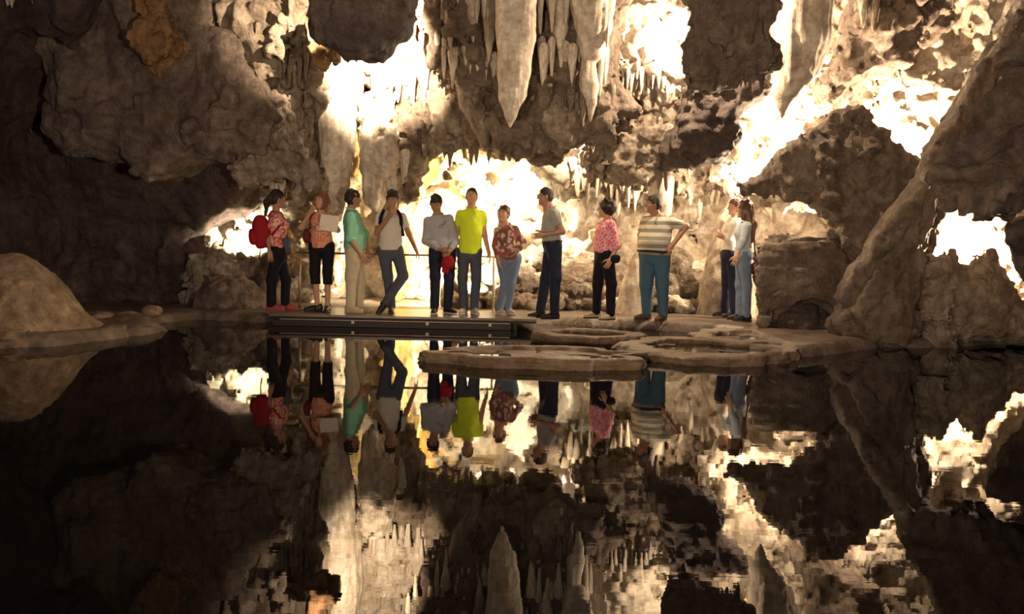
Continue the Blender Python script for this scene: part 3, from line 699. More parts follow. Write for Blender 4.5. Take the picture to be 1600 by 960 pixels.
# ------------------------------------------------------------------ people
def cloth(name, c, kind=None, c2=None, c3=None, scale=10):
    m_, nt, bs, N, L = newmat(name)
    bs.inputs['Roughness'].default_value = .85; bs.inputs['Specular IOR Level'].default_value = .15
    tc = N.new('ShaderNodeTexCoord')
    nz = N.new('ShaderNodeTexNoise'); nz.inputs['Scale'].default_value = 7; nz.inputs['Detail'].default_value = 4
    L.new(tc.outputs['Object'], nz.inputs['Vector'])
    bp = N.new('ShaderNodeBump'); bp.inputs['Strength'].default_value = .5; bp.inputs['Distance'].default_value = .04
    L.new(nz.outputs['Fac'], bp.inputs['Height']); L.new(bp.outputs['Normal'], bs.inputs['Normal'])
    mx = N.new('ShaderNodeMix'); mx.data_type = 'RGBA'
    mx.inputs['A'].default_value = rgba(c); mx.inputs['B'].default_value = rgba(c2 or [k * .8 for k in c])
    if kind == 'stripe':
        sp = N.new('ShaderNodeSeparateXYZ'); L.new(tc.outputs['Object'], sp.inputs[0])
        w_ = N.new('ShaderNodeMath'); w_.operation = 'MULTIPLY'; w_.inputs[1].default_value = scale; L.new(sp.outputs['Z'], w_.inputs[0])
        f = N.new('ShaderNodeMath'); f.operation = 'FRACT'; L.new(w_.outputs[0], f.inputs[0])
        g = N.new('ShaderNodeMath'); g.operation = 'GREATER_THAN'; g.inputs[1].default_value = .5; L.new(f.outputs[0], g.inputs[0])
        L.new(g.outputs[0], mx.inputs['Factor'])
    elif kind in ('dots', 'floral', 'plaid'):
        vo = N.new('ShaderNodeTexVoronoi'); vo.inputs['Scale'].default_value = scale
        if kind == 'plaid': vo.distance = 'CHEBYCHEV'
        L.new(tc.outputs['Object'], vo.inputs['Vector'])
        if kind == 'dots':
            g = N.new('ShaderNodeMath'); g.operation = 'GREATER_THAN'; g.inputs[1].default_value = .42; L.new(vo.outputs['Distance'], g.inputs[0])
            L.new(g.outputs[0], mx.inputs['Factor'])
        else:
            sp = N.new('ShaderNodeSeparateColor'); L.new(vo.outputs['Color'], sp.inputs[0])
            rp = N.new('ShaderNodeValToRGB'); rp.color_ramp.interpolation = 'CONSTANT'
            rp.color_ramp.elements[0].color = rgba(c); rp.color_ramp.elements[1].position = .4; rp.color_ramp.elements[1].color = rgba(c2)
            e = rp.color_ramp.elements.new(.72); e.color = rgba(c3)
            L.new(sp.outputs[0], rp.inputs['Fac']); L.new(rp.outputs['Color'], bs.inputs['Base Color'])
            return m_
    else:
        L.new(nz.outputs['Fac'], mx.inputs['Factor'])
    L.new(mx.outputs['Result'], bs.inputs['Base Color'])
    return m_
SKIN = plain('tan_skin', (.33, .175, .105), .55, vary=.06); SKIN2 = plain('light_skin', (.45, .26, .17), .55, vary=.06)
HAIRD = plain('black_hair', (.022, .015, .012), .6, bump=.6, bscale=45); HAIRB = plain('brown_hair', (.09, .045, .025), .5); HAIRR = plain('auburn_hair', (.16, .06, .03), .5)
EYEW = plain('eye_white', (.6, .55, .5), .3); EYED = plain('dark_iris', (.02, .012, .01), .3); LIP = plain('lips', (.36, .13, .11), .5); BLACKP = plain('black_plastic', (.015, .013, .013), .35)
BELT = plain('dark_leather', (.03, .02, .015), .45); SOLEW = plain('pale_rubber', (.6, .56, .5), .6)

def head_sdf(X, Y, Z, fem):
    d = ell(X, Y, Z, (0, -.012, .022), (.076, .096, .098))
    d = smin(d, ell(X, Y, Z, (0, .022, -.05), (.052 if fem else .058, .066, .066)), .035)
    d = smin(d, cone(X, Y, Z, (-.034, .077, .03), (.034, .077, .03), .012, .012), .015)
    d = smin(d, cone(X, Y, Z, (-.043, .058, -.02), (-.035, .06, -.04), .02, .018), .02)
    d = smin(d, cone(X, Y, Z, (.043, .058, -.02), (.035, .06, -.04), .02, .018), .02)
    for s in (-1, 1):
        k = ell(X, Y, Z, (s*.031, .096, .010), (.017, .016, .011)); d = -smin(-d, k, .012)
    d = smin(d, cone(X, Y, Z, (0, .086, .014), (0, .106, -.022), .007, .013), .01)
    d = smin(d, cone(X, Y, Z, (-.018, .083, -.054), (.018, .083, -.054), .007, .007), .008)
    d = smin(d, ell(X, Y, Z, (0, .068, -.092), (.024, .022, .02)), .02)
    for s in (-1, 1):
        d = smin(d, ell(X, Y, Z, (s*.078, -.008, -.002), (.011, .021, .032)), .008)
    r = .044 if fem else .054
    d = smin(d, cone(X, Y, Z, (0, -.018, -.05), (0, -.034, -.20), r, r + .006), .03)
    return d
HEADT = [field(lambda X, Y, Z, f=f: head_sdf(X, Y, Z, f), (-.11, -.13, -.215), (.11, .14, .14), .0062) for f in (0, 1)]
def hair_vq(style):
    def fn(X, Y, Z):
        sk = ell(X, Y, Z, (0, -.014, .026), (.087, .107, .118))
        ln = .022 + Y * .42 - 1.1 * np.maximum(np.abs(X) - .052, 0) + .012 * fbm(X, Y, Z, 45, 1, 3)          # hairline rises towards the face
        cap = np.maximum(sk, (ln - Z) * .85)
        nape = np.maximum(np.maximum(ell(X, Y, Z, (0, -.02, .0), (.083, .095, .1)), Y + .03), -.075 - Z)
        d = smin(cap, nape, .015)
        if style == 'short':
            return d + .026 * fbm(X, Y, Z, 22, 3, 5)
        if style == 'crop':
            return d + .004 + .006 * fbm(X, Y, Z, 40, 2, 6)
        if style == 'bob':
            b = np.maximum(ell(X, Y, Z, (0, -.018, -.01), (.108, .118, .145)), -ell(X, Y, Z, (0, .11, -.05), (.068, .12, .125)))
            b = np.maximum(b, -.12 - Z)
            return smin(d, b, .02) + .02 * fbm(X, Y, Z * .4, 28, 2, 7)
        if style == 'curly':
            b = np.maximum(ell(X, Y, Z, (0, -.035, .02), (.11, .115, .125)), -ell(X, Y, Z, (0, .12, -.06), (.07, .13, .12)))
            return smin(d, b, .02) + .028 * fbm(X, Y, Z, 26, 2, 8)
        if style == 'pony':
            t = smin(cone(X, Y, Z, (0, -.095, .03), (0, -.15, -.04), .036, .045), cone(X, Y, Z, (0, -.15, -.04), (.0, -.17, -.22), .045, .015), .03)
            return smin(d, t, .02) + .02 * fbm(X, Y, Z * .5, 26, 2, 9)
        b = np.maximum(ell(X, Y, Z, (0, -.03, -.02), (.106, .11, .15)), -ell(X, Y, Z, (0, .11, -.05), (.07, .12, .13)))
        t = smin(cone(X*.75, Y, Z, (0, -.06, -.05), (0, -.10, -.20), .085, .078), cone(X*.75, Y, Z, (0, -.10, -.2), (0, -.115, -.42), .078, .035), .05)
        return smin(smin(d, b, .03), np.maximum(t, Y + .02), .04) + .025 * fbm(X, Y, Z * .25, 24, 2, 10)
    zlo = {'short': -.12, 'crop': -.12, 'bob': -.2, 'curly': -.17, 'pony': -.27, 'long': -.5}[style]
    return field(fn, (-.17, -.24, zlo), (.17, .13, .19), .0085)
HAIRT = {}
def hand_vq(curl, spread=.12):
    def fn(X, Y, Z):
        q = np.maximum(np.maximum(np.abs(X) - .030, np.abs(Y) - .006), np.abs(Z - .045) - .034)
        qx, qy, qz = np.maximum(np.abs(X) - .030, 0), np.maximum(np.abs(Y) - .006, 0), np.maximum(np.abs(Z - .045) - .034, 0)
        d = np.sqrt(qx*qx + qy*qy + qz*qz) + np.minimum(q, 0) - .010
        d = smin(d, cone(X, Y, Z, (0, 0, -.03), (0, 0, .02), .026, .026), .02)
        for i, (bx, ln) in enumerate(((.030, .074), (.0105, .082), (-.0095, .076), (-.029, .060))):
            p = np.array([bx, 0, .084]); an = curl * .6; sx = (bx / .03) * spread
            for seg, fr in enumerate((.45, .31, .24)):
                e = p + ln * fr * np.array([math.sin(sx) * math.cos(an), math.sin(an), math.cos(an) * math.cos(sx)])
                c = cone(X, Y, Z, p, e, .0092 - .001*seg, .0086 - .001*seg); d = np.minimum(d, c) if seg else smin(d, c, .006)
                p = e; an += curl
        p = np.array([.030, .004, .022])
        for seg, (dr, ln) in enumerate(((np.array([.72, .35, .6]), .036), (np.array([.42, .45, .8]), .03), (np.array([.2, .5, .85]), .024))):
            e = p + dr / np.linalg.norm(dr) * ln
            d = smin(d, cone(X, Y, Z, p, e, .0115 - .0012*seg, .0108 - .0014*seg), .007); p = e
        return d
    return field(fn, (-.06, -.04, -.06), (.09, .11, .185), .0052)
HANDT = {'relaxed': hand_vq(.32), 'grip': hand_vq(1.0, .03), 'open': hand_vq(.12)}
def shoe_vq():
    def fn(X, Y, Z):
        d = smin(cone(X, Y, Z, (0, -.035, .045), (0, .06, .042), .040, .040), cone(X, Y, Z, (0, .06, .042), (.004, .155, .026), .042, .034), .02)
        d = smin(d, cone(X, Y, Z, (0, -.03, .05), (0, -.025, .105), .041, .043), .03)
        return np.maximum(np.maximum(d, .016 - Z), Z - .108)
    def sole(X, Y, Z):
        d = smin(cone(X, Y, Z*0, (0, -.04, 0), (0, .06, 0), .043, .041), cone(X, Y, Z*0, (0, .06, 0), (.004, .155, 0), .044, .038), .02)
        return np.maximum(np.maximum(d, -Z), Z - .02)
    return field(fn, (-.07, -.1, 0), (.07, .21, .13), .0085), field(sole, (-.07, -.1, -.02), (.07, .21, .04), .0085)
SHOET, SOLET = shoe_vq()

def xform(vq, M, flip=False):
    v, q = vq
    v2 = v @ np.array(M.to_3x3(), np.float32).T + np.array(M.translation, np.float32)
    return v2.astype(np.float32), (q[:, ::-1] if flip else q)
def frame(xa, ya, za, o):
    M = Matrix.Identity(4)
    for i in range(3): M[i][0] = xa[i]; M[i][1] = ya[i]; M[i][2] = za[i]; M[i][3] = o[i]
    return M

PROF_M = [(-.22, .06, .06, 0), (-.14, .13, .095, 0), (0, .152, .108, 0), (.15, .146, .104, .0), (.35, .140, .102, .01), (.58, .152, .110, .012), (.74, .158, .108, .005), (.85, .140, .092, 0), (.92, .095, .074, 0), (.97, .068, .062, 0), (1.02, .055, .055, 0)]
PROF_F = [(-.22, .06, .06, 0), (-.14, .138, .10, 0), (0, .162, .115, -.004), (.15, .150, .108, .0), (.38, .122, .095, .008), (.62, .134, .118, .022), (.74, .138, .108, .012), (.85, .124, .086, 0), (.92, .085, .068, 0), (.97, .058, .056, 0), (1.02, .05, .05, 0)]
class Fig: pass
def person(label, feet_y, zg, neck, pelvis, head, yaw, kneeL, kneeR, ankL, ankR, elbL, wriL, elbR, wriR,
           fem=False, skin=None, hair='short', hairmat=None, head_yaw=None, head_pitch=0, head_roll=0, w=1.0, belly=0.0,
           shirt=None, sleeve=.55, hem=-.02, trousers=None, leg_hem=.05, shoe=None, sole=None, footyaw=(None, None),
           handL='relaxed', handR='relaxed', thumbL=None, thumbR=None, belt=False, leglift=(0, 0), legw=1.0, Y0=None, shoulder_drop=0.0, collar=False):
    F = Fig(); skin = skin or SKIN; hairmat = hairmat or HAIRD
    Y = G(pelvis[0], feet_y, zg).y if Y0 is None else Y0
    J = lambda t: np.array(W(t[0], t[1], Y + (t[2] if len(t) > 2 else 0)), np.float64)
    p0, p1, hc = J(pelvis), J(neck), J(head)
    L = np.linalg.norm(p1 - p0); u = (p1 - p0) / L
    ya = math.radians(yaw)
    l = np.array([math.cos(ya), math.sin(ya), 0]); l -= u * l.dot(u); l /= np.linalg.norm(l)
    f = np.cross(l, u)
    sc = L / .54
    prof = np.array(PROF_F if fem else PROF_M)
    pt = prof[:, 0]; pw = prof[:, 1] * w * sc ** .5; pd = prof[:, 2] * (.5 + .5*w) * sc ** .5; po = prof[:, 3].copy()
    bl = belly * np.exp(-((pt - .28) / .25) ** 2); pd = pd + bl * .55; po = po + bl * .5; pw = pw + bl * .35
    def torso(X, Yg, Z, inf=0.0, t0=-.22, t1=1.02):
        dx, dy, dz = X - p0[0], Yg - p0[1], Z - p0[2]
        t = (dx*u[0] + dy*u[1] + dz*u[2]) / L
        a = dx*l[0] + dy*l[1] + dz*l[2]; b = dx*f[0] + dy*f[1] + dz*f[2]
        wv = np.interp(t, pt, pw) + inf; dv = np.interp(t, pt, pd) + inf; ov = np.interp(t, pt, po)
        k = (np.abs(a / wv) ** 2.1 + np.abs((b - ov) / dv) ** 2.1) ** (1/2.1)
        d = (k - 1) * np.minimum(wv, dv)
        return np.maximum(d, np.maximum((t - t1) * L, (t0 - t) * L)).astype(np.float32)
    sw = (.132 if fem else .150) * w ** .6 * sc ** .5
    sh = {1: p0 + u * L * (.83 - shoulder_drop) + l * sw, -1: p0 + u * L * (.83 - shoulder_drop) - l * sw}
    hw = .088 * w ** .6
    hip = {1: p0 + l * hw - u * .0, -1: p0 - l * hw}
    def JL(t, base, k=0.0):           # joint whose default depth is that of its limb's root
        return np.array(W(t[0], t[1], base[1] + (t[2] if len(t) > 2 else 0)), np.float64)
    kn = {1: JL(kneeL, hip[1]), -1: JL(kneeR, hip[-1])}
    an = {1: JL(ankL, hip[1]), -1: JL(ankR, hip[-1])}
    for s, lf in ((1, leglift[0]), (-1, leglift[1])): an[s][2] = zg + .09 + lf
    el = {1: JL(elbL, sh[1]), -1: JL(elbR, sh[-1])}
    wr = {1: JL(wriL, sh[1]), -1: JL(wriR, sh[-1])}
    ar = (.043 if fem else .050) * (w ** .5); lr = (.084 if fem else .086) * w ** .7 * legw
    def arm(s, X, Yg, Z, inf=0.0, end=2.0):
        a, b, c = sh[s], el[s], wr[s]
        r1, r2, r3 = ar + inf, ar * .82 + inf, ar * .58 + inf
        if end <= 1:
            e = a + (b - a) * end; d = cone(X, Yg, Z, a, e, r1, r1 + (r2 - r1) * end + .006)
            n = (b - a) / np.linalg.norm(b - a)
            return np.maximum(d, (X-e[0])*n[0] + (Yg-e[1])*n[1] + (Z-e[2])*n[2])
        d = cone(X, Yg, Z, a, b, r1, r2); e = b + (c - b) * (end - 1)
        d2 = cone(X, Yg, Z, b, e, r2, r3 + (r2 - r3) * (2 - end))
        if inf:
            n = (c - b) / np.linalg.norm(c - b); d2 = np.maximum(d2, (X-e[0])*n[0] + (Yg-e[1])*n[1] + (Z-e[2])*n[2])
        return smin(d, d2, .02)
    def leg(s, X, Yg, Z, inf=0.0, ank=.042):
        d = cone(X, Yg, Z, hip[s], kn[s], lr + inf, lr * .70 + inf)
        return smin(d, cone(X, Yg, Z, kn[s], an[s], lr * .68 + inf, ank + inf), .03)
    allp = np.array([p0, p1, *sh.values(), *el.values(), *wr.values(), *kn.values(), *an.values()])
    root = empty('person', Vector((float((an[1][0]+an[-1][0])/2), float((an[1][1]+an[-1][1])/2), zg)))
    tag(root, label, 'person', 'visitors standing at the far side of the pool')
    # body
    def body(X, Yg, Z):
        d = torso(X, Yg, Z, -.016)
        for s in (1, -1):
            d = smin(d, arm(s, X, Yg, Z), .03); d = smin(d, leg(s, X, Yg, Z, -.006), .015)
        return smin(d, cone(X, Yg, Z, p1 - u*.05, p1 + (hc - p1) * .35, .05, .045), .03)
    lo, hi = allp.min(0) - .17, allp.max(0) + .16; lo[2] = zg + .02
    parts = [field(body, lo, hi, .0175)]
    # head
    hy = math.radians(yaw if head_yaw is None else head_yaw)
    HM = Matrix.Translation(Vector(hc)) @ Matrix.Rotation(hy + math.pi, 4, 'Z') @ Matrix.Rotation(math.radians(head_pitch), 4, 'X') @ Matrix.Rotation(math.radians(head_roll), 4, 'Y')
    parts.append(xform(HEADT[1 if fem else 0], HM))
    # hands
    for s, kind, th in ((1, handL, thumbL), (-1, handR, thumbR)):
        if kind is None: continue
        z = wr[s] - el[s]; z /= np.linalg.norm(z)
        x = np.array(th if th is not None else f, float); x -= z * x.dot(z); x /= np.linalg.norm(x)
        y = np.cross(z, x) * s
        k = .92 if fem else 1.0
        parts.append(xform(HANDT[kind], frame(x*k, y*k, z*k, wr[s] + z * .012), s < 0))
    v, q = join(parts); based('body', v, q, skin, root)
    if hair not in HAIRT: HAIRT[hair] = hair_vq(hair)
    v, q = xform(HAIRT[hair], HM); based('hair', v, q, hairmat, root)
    Ri = Vector(root.location)
    for s in (-1, 1):
        c = HM @ Vector((s*.031, .078, .010))
        for nm, mt, rad, off in (('eye', EYEW, .0105, -.002), ('iris', EYED, .0078, .0036)):
            cc = HM @ Vector((s*.031, .078 + off, .010))
            v, q = field(lambda X, Yg, Z: np.sqrt(X*X + Yg*Yg + Z*Z) - rad, (-.02,)*3, (.02,)*3, .004)
            ob = based(nm, v + np.array(cc, np.float32), q, mt, root)
        b = tube_mesh('eyebrow', [HM @ Vector((s*.014, .093, .031)) - Ri, HM @ Vector((s*.032, .089, .036)) - Ri, HM @ Vector((s*.048, .074, .031)) - Ri], [.003, .0045, .003], 6)
        put('eyebrow', b, hairmat, root)
    put('lips', tube_mesh('lips', [HM @ Vector((-.022, .082, -.055)) - Ri, HM @ Vector((0, .0905, -.054)) - Ri, HM @ Vector((.022, .082, -.055)) - Ri], [.003, .0068, .003], 8), LIP, root)
    # clothes
    def shirtf(X, Yg, Z):
        d = torso(X, Yg, Z, .014, hem, .955)
        for s in (1, -1): d = smin(d, arm(s, X, Yg, Z, .011, sleeve), .05)
        hm = torso(X, Yg, Z, .2, hem, 2.0)
        n = np.sqrt((X-p1[0])**2 + (Yg-p1[1])**2 + (Z-p1[2]-.03)**2) - .06
        return np.maximum(d, -n) + .020 * fbm(X, Yg, Z, 7, 3, SEED[0])
    SEED[0] += 1
    sp = np.array([p0 + u * L * (hem - .05), p1, *sh.values()] + ([*el.values()] if sleeve > .5 else []) + ([*wr.values()] if sleeve > 1 else []))
    lo, hi = sp.min(0) - .25, sp.max(0) + .13
    hi[0] = max(hi[0], p0[0] + .25); hi[1] = max(hi[1], p0[1] + .25)
    v, q = field(shirtf, lo, hi, .0135); based('shirt', v, q, shirt, root)
    if collar:
        cp_ = []
        for k in range(15):
            a = math.radians(28 + 304 * k / 14); cp_.append(Vector(p1 + u * (-.012 + .024 * -math.cos(a)) + l * .072 * math.sin(a) + f * .070 * math.cos(a)) - Ri)
        put('collar', tube_mesh('collar', cp_, [.007] + [.012] * 13 + [.007], 8), shirt, root)
    waist = .15 if hem < .05 else hem + .05
    def trf(X, Yg, Z):
        d = torso(X, Yg, Z, .006 if hem < .05 else .0165, -.22, waist)
        for s in (1, -1): d = smin(d, leg(s, X, Yg, Z, .012, .05), .022)
        dx, dy, dz = X - p0[0], Yg - p0[1], Z - p0[2]
        t = (dx*u[0] + dy*u[1] + dz*u[2]) / L
        return np.maximum(np.maximum(d, (t - waist) * L), zg + leg_hem - Z) + .011 * fbm(X, Yg, Z * .8, 9, 3, SEED[0])
    sp = np.array([p0 + u * L * waist, *hip.values(), *kn.values(), *an.values()])
    lo, hi = sp.min(0) - .2, sp.max(0) + .2; lo[2] = zg + .02
    v, q = field(trf, lo, hi, .0145); based('trousers', v, q, trousers, root)
    if belt:
        v, q = field(lambda X, Yg, Z: torso(X, Yg, Z, .026, waist - .06, waist), p0 - .3, p0 + .3, .0125); based('belt', v, q, BELT, root)
    for s, fy in ((1, footyaw[0]), (-1, footyaw[1])):
        lf = leglift[0 if s == 1 else 1]
        a = math.radians(yaw if fy is None else fy)
        M = Matrix.Translation(Vector((an[s][0], an[s][1], zg + lf))) @ Matrix.Rotation(a + math.pi, 4, 'Z')
        if lf: M = Matrix.Translation(Vector((an[s][0], an[s][1], zg + lf + .02))) @ Matrix.Rotation(a + math.pi, 4, 'Z') @ Matrix.Rotation(math.radians(-50), 4, 'X')
        v, q = xform(SHOET, M); so = based('shoe', v, q, shoe, root)
        v, q = xform(SOLET, M); b = based('sole', v, q, sole or BELT, root)
        b.parent = so
    F.root, F.p0, F.p1, F.u, F.l, F.f, F.L, F.sh, F.el, F.wr, F.HM, F.Y, F.torso = root, p0, p1, u, l, f, L, sh, el, wr, HM, Y, torso
    F.prof = (pt, pw, pd, po)
    def on(t, ang, out=.02):          # point on the torso surface: ang 0 = front, 90 = left side
        a = math.radians(ang); ww, dd, oo = np.interp(t, pt, pw), np.interp(t, pt, pd), np.interp(t, pt, po)
        return p0 + u * L * t + l * (ww + out) * math.sin(a) + f * ((dd + out) * math.cos(a) + oo)
    F.on = on
    return F
def strap(fig, pts, mat, name='strap', r=.014, parent=None):
    par = parent or fig.root
    b = Vector(par.location)
    return put(name, tube_mesh(name, [Vector(p) - b for p in pts], r, 8), mat, par)

NAVY = cloth('navy_denim', (.020, .022, .045)); BLACKC = cloth('black_cotton', (.012, .010, .014)); JEAN = cloth('blue_denim', (.06, .10, .19), c2=(.09, .14, .24))
JEANG = cloth('grey_blue_denim', (.09, .10, .13), c2=(.05, .055, .08)); JEANL = cloth('faded_denim', (.11, .15, .23), c2=(.17, .21, .29)); TEAL = cloth('teal_blue_denim', (.045, .10, .15), c2=(.07, .13, .19))
KHAKI = cloth('beige_chino', (.55, .47, .33)); MINT = cloth('mint_cotton', (.19, .46, .31), c2=(.25, .52, .36)); WHITE = cloth('white_cotton', (.62, .57, .50)); GREY = cloth('grey_cotton', (.30, .30, .31), c2=(.36, .36, .36))
LIME = cloth('lime_cotton', (.50, .62, .02), c2=(.58, .70, .04)); OLIVEG = cloth('grey_green_cotton', (.24, .24, .22), c2=(.29, .29, .27))
PEACH = cloth('peach_print', (.60, .25, .16), 'floral', (.66, .33, .22), (.48, .16, .10), 40)
FLORAL = cloth('red_floral_print', (.62, .25, .22), 'floral', (.42, .07, .08), (.70, .45, .38), 38)
PLAID = cloth('brown_plaid', (.16, .075, .055), 'plaid', (.48, .38, .33), (.28, .08, .07), 22)
PINKD = cloth('pink_dotted_blouse', (.66, .09, .16), 'dots', (.70, .38, .42), None, 30)
STRIPE = cloth('striped_polo', (.56, .53, .42), 'stripe', (.24, .235, .18), None, 9.5)
LGREY = cloth('pale_chambray', (.30, .35, .40), c2=(.36, .41, .45)); REDC = cloth('red_canvas', (.32, .015, .025), c2=(.22, .01, .018)); WINE = cloth('wine_canvas', (.13, .02, .025))
SH_RED = plain('red_shoe', (.30, .06, .06), .6); SH_BLK = plain('black_shoe', (.015, .013, .013), .45); SH_BGE = plain('beige_shoe', (.42, .34, .24), .6); SH_GRY = plain('grey_shoe', (.40, .37, .33), .6); SH_BRN = plain('brown_shoe', (.10, .055, .035), .5)

P = {}
P[1] = person('woman in red floral top and dark leggings with a red backpack, leftmost at the rail', 485, ZD, (431, 329), (434, 396), (434, 312), 110,
    (447, 437, .02), (424, 437, 0), (446, 468, .0), (424, 468, 0), (450, 362, -.02), (455, 392, .10), (417, 362, .02), (421, 392, -.05),
    fem=True, hair='pony', head_yaw=125, shirt=FLORAL, sleeve=.75, hem=.12, trousers=BLACKC, shoe=SH_RED, sole=SH_RED, footyaw=(85, 85), w=1.0)
P[2] = person('auburn-haired woman in peach top and black capris holding a white folder', 487, ZD, (502, 329), (503, 386), (502, 315), -5,
    (512, 424), (492, 424), (512, 472), (496, 472), (528, 360, .0), (506, 358, -.20), (470, 356, -.02), (484, 334, -.13),
    fem=True, skin=SKIN2, hair='bob', hairmat=HAIRR, head_yaw=-20, head_pitch=10, shirt=PEACH, sleeve=.35, hem=-.03, trousers=BLACKC, leg_hem=.38, shoe=SH_BLK, footyaw=(5, -65), handL='grip', handR='grip', thumbR=(0, 0, 1), thumbL=(0, 0, 1))
P[3] = person('stout man in mint green shirt and beige trousers, seen from the side', 488, ZD, (549, 326), (553, 393), (552, 311), 100,
    (562, 432), (549, 434), (561, 478), (548, 478), (571, 365), (574, 392), (546, 372, -.08), (563, 397, -.06),
    hair='short', head_yaw=120, collar=True, shirt=MINT, sleeve=1.15, hem=-.03, trousers=KHAKI, shoe=SH_BGE, sole=SH_BGE, footyaw=(90, 85), w=1.08, belly=.07, legw=1.12)
P[4] = person('man in white shirt and grey jeans leaning on the rail, hand at chin, legs crossed', 488, ZD, (611, 328), (610, 392), (613, 312), 8,
    (630, 431, -.10), (606, 432), (604, 470, -.22), (611, 470, 0), (639, 366, .12), (650, 390, .36), (589, 364, -.06), (607, 339, -.22),
    hair='short', head_yaw=0, head_pitch=-18, collar=True, shirt=WHITE, sleeve=.6, hem=.02, trousers=JEANG, shoe=SH_BLK, footyaw=(-70, 10), handL='open', handR='grip', thumbR=(0, 0, 1), thumbL=(0, -1, 0), leglift=(.07, 0))
P[5] = person('man in grey long-sleeved shirt looking down, red cap in his hands', 490, ZD, (684, 334), (691, 392), (681, 319), 8,
    (702, 432), (680, 432), (700, 478), (679, 478), (712, 378, -.03), (702, 393, -.24), (664, 377, -.03), (690, 391, -.24),
    hair='short', head_yaw=-8, head_pitch=-28, collar=True, shirt=GREY, sleeve=1.85, hem=.0, trousers=NAVY, shoe=SH_BLK, sole=SOLEW, footyaw=(45, 0), w=1.05, handL='grip', handR='grip', thumbL=(-.3, -1, 0), thumbR=(.3, -1, 0))
P[6] = person('slim man in lime yellow polo shirt with his chin up', 489, ZD, (737, 323), (734, 394), (737, 308), 5,
    (744, 435), (723, 435), (741, 478), (725, 478), (757, 367, .02), (763, 392, .0), (713, 366, .08), (712, 392, .08),
    skin=SKIN2, hair='crop', head_yaw=0, head_pitch=14, collar=True, shirt=LIME, sleeve=.55, hem=-.04, trousers=JEANG, shoe=SH_GRY, sole=SOLEW, footyaw=(20, -10), w=.92, Y0=.12)
P[7] = person('short-haired woman in brown plaid shirt and blue jeans leaning to the left', 491, ZD, (790, 350), (795, 404), (786, 335), 5,
    (798, 443, -.03), (790, 443), (793, 478), (780, 478, -.08), (819, 380, -.02), (808, 393, -.16), (774, 384), (779, 405, -.08),
    fem=True, skin=SKIN2, hair='short', hairmat=HAIRB, head_yaw=-15, head_pitch=8, head_roll=-10, collar=True, shirt=PLAID, sleeve=1.75, hem=-.04, trousers=JEANL, shoe=SH_GRY, sole=SOLEW, footyaw=(35, 30), w=1.02)
ZG = .135
P[8] = person('man in glasses with grey short-sleeved shirt, facing left, hands before him', 498, ZG, (861, 324), (864, 385), (852, 308), -80,
    (868, 436, -.03), (853, 436), (866, 488), (844, 488), (879, 362, -.02), (850, 367, -.05), (868, 362), (850, 366, -.03),
    hair='crop', head_yaw=-85, collar=True, shirt=OLIVEG, sleeve=.62, hem=.10, trousers=NAVY, shoe=SH_BLK, footyaw=(-75, -70), w=1.02, belly=.03, belt=True, handL='relaxed', handR='relaxed', thumbL=(0, 0, 1), thumbR=(0, 0, 1), legw=1.1)
P[9] = person('woman in pink dotted blouse and black trousers with curly dark hair', 499, ZG, (951, 340), (944, 397), (946, 326), -75,
    (955, 444), (934, 444), (954, 488), (932, 488), (965, 384, -.03), (955, 404, -.06), (940, 380), (936, 398, .0),
    fem=True, skin=SKIN2, hair='curly', head_yaw=-95, shirt=PINKD, sleeve=1.3, hem=.02, trousers=BLACKC, shoe=SH_BGE, footyaw=(-60, -75), w=1.1, belly=.04)
P[10] = person('heavy man in striped polo shirt and blue jeans, hand on hip', 500, ZG, (1028, 335), (1023, 401), (1020, 320), -35,
    (1035, 446), (1010, 446), (1036, 490), (1010, 490), (1072, 354, .02), (1050, 384, -.08), (1001, 368), (1003, 390, -.05),
    hair='short', head_yaw=-85, collar=True, shirt=STRIPE, sleeve=.75, hem=.03, trousers=TEAL, shoe=SH_BRN, footyaw=(-40, -70), w=1.3, belly=.10, belt=True, legw=1.12, handL='relaxed', thumbL=(0, .3, 1))
P[11] = person('woman in white blouse with folded arms, behind the long-haired woman', 496, ZG, (1147, 338), (1140, 397), (1148, 324), -80,
    (1146, 443), (1135, 443), (1147, 489), (1133, 489), (1140, 376, -.03), (1130, 368, .14), (1138, 375), (1128, 371, -.16),
    fem=True, skin=SKIN2, hair='short', hairmat=HAIRB, head_yaw=-80, shirt=WHITE, sleeve=1.5, hem=.06, trousers=NAVY, shoe=SH_BLK, footyaw=(-80, -85), w=.95)
P[12] = person('long-haired woman in pale blue shirt and faded jeans beside the stone block', 501, ZG, (1166, 343), (1161, 402), (1163, 328), -95,
    (1167, 446), (1157, 446), (1166, 492), (1156, 492), (1160, 377, -.08), (1152, 399, -.12), (1160, 377, .04), (1153, 398, .05),
    fem=True, skin=SKIN2, hair='long', hairmat=HAIRB, head_yaw=-115, collar=True, shirt=LGREY, sleeve=1.7, hem=-.06, trousers=JEANL, shoe=SH_BLK, footyaw=(-85, -80), w=.95)

# ------------------------------------------------------------------ things the visitors carry
def blob(name, mat, c, r, label=None, cat=None, parent=None, amp=.02, res=.012, axes=None, fr=6, power=2.6):
    """soft rounded box with half sizes r in axes (l, f, u)"""
    c = np.array(c, float); A = np.array(axes) if axes is not None else np.eye(3)
    R = max(r) * 1.5 + .03; SEED[0] += 1; sd = SEED[0]
    def fn(X, Yg, Z):
        dx, dy, dz = X - c[0], Yg - c[1], Z - c[2]
        k = sum(np.abs((dx*A[i][0] + dy*A[i][1] + dz*A[i][2]) / r[i]) ** power for i in range(3)) ** (1/power)
        return (k - 1) * min(r) + amp * fbm(X, Yg, Z, fr, 2, sd)
    v, q = field(fn, c - R, c + R, res)
    return tag(based(name, v, q, mat, parent), label, cat)
def fax(F): return [F.l, F.f, F.u]
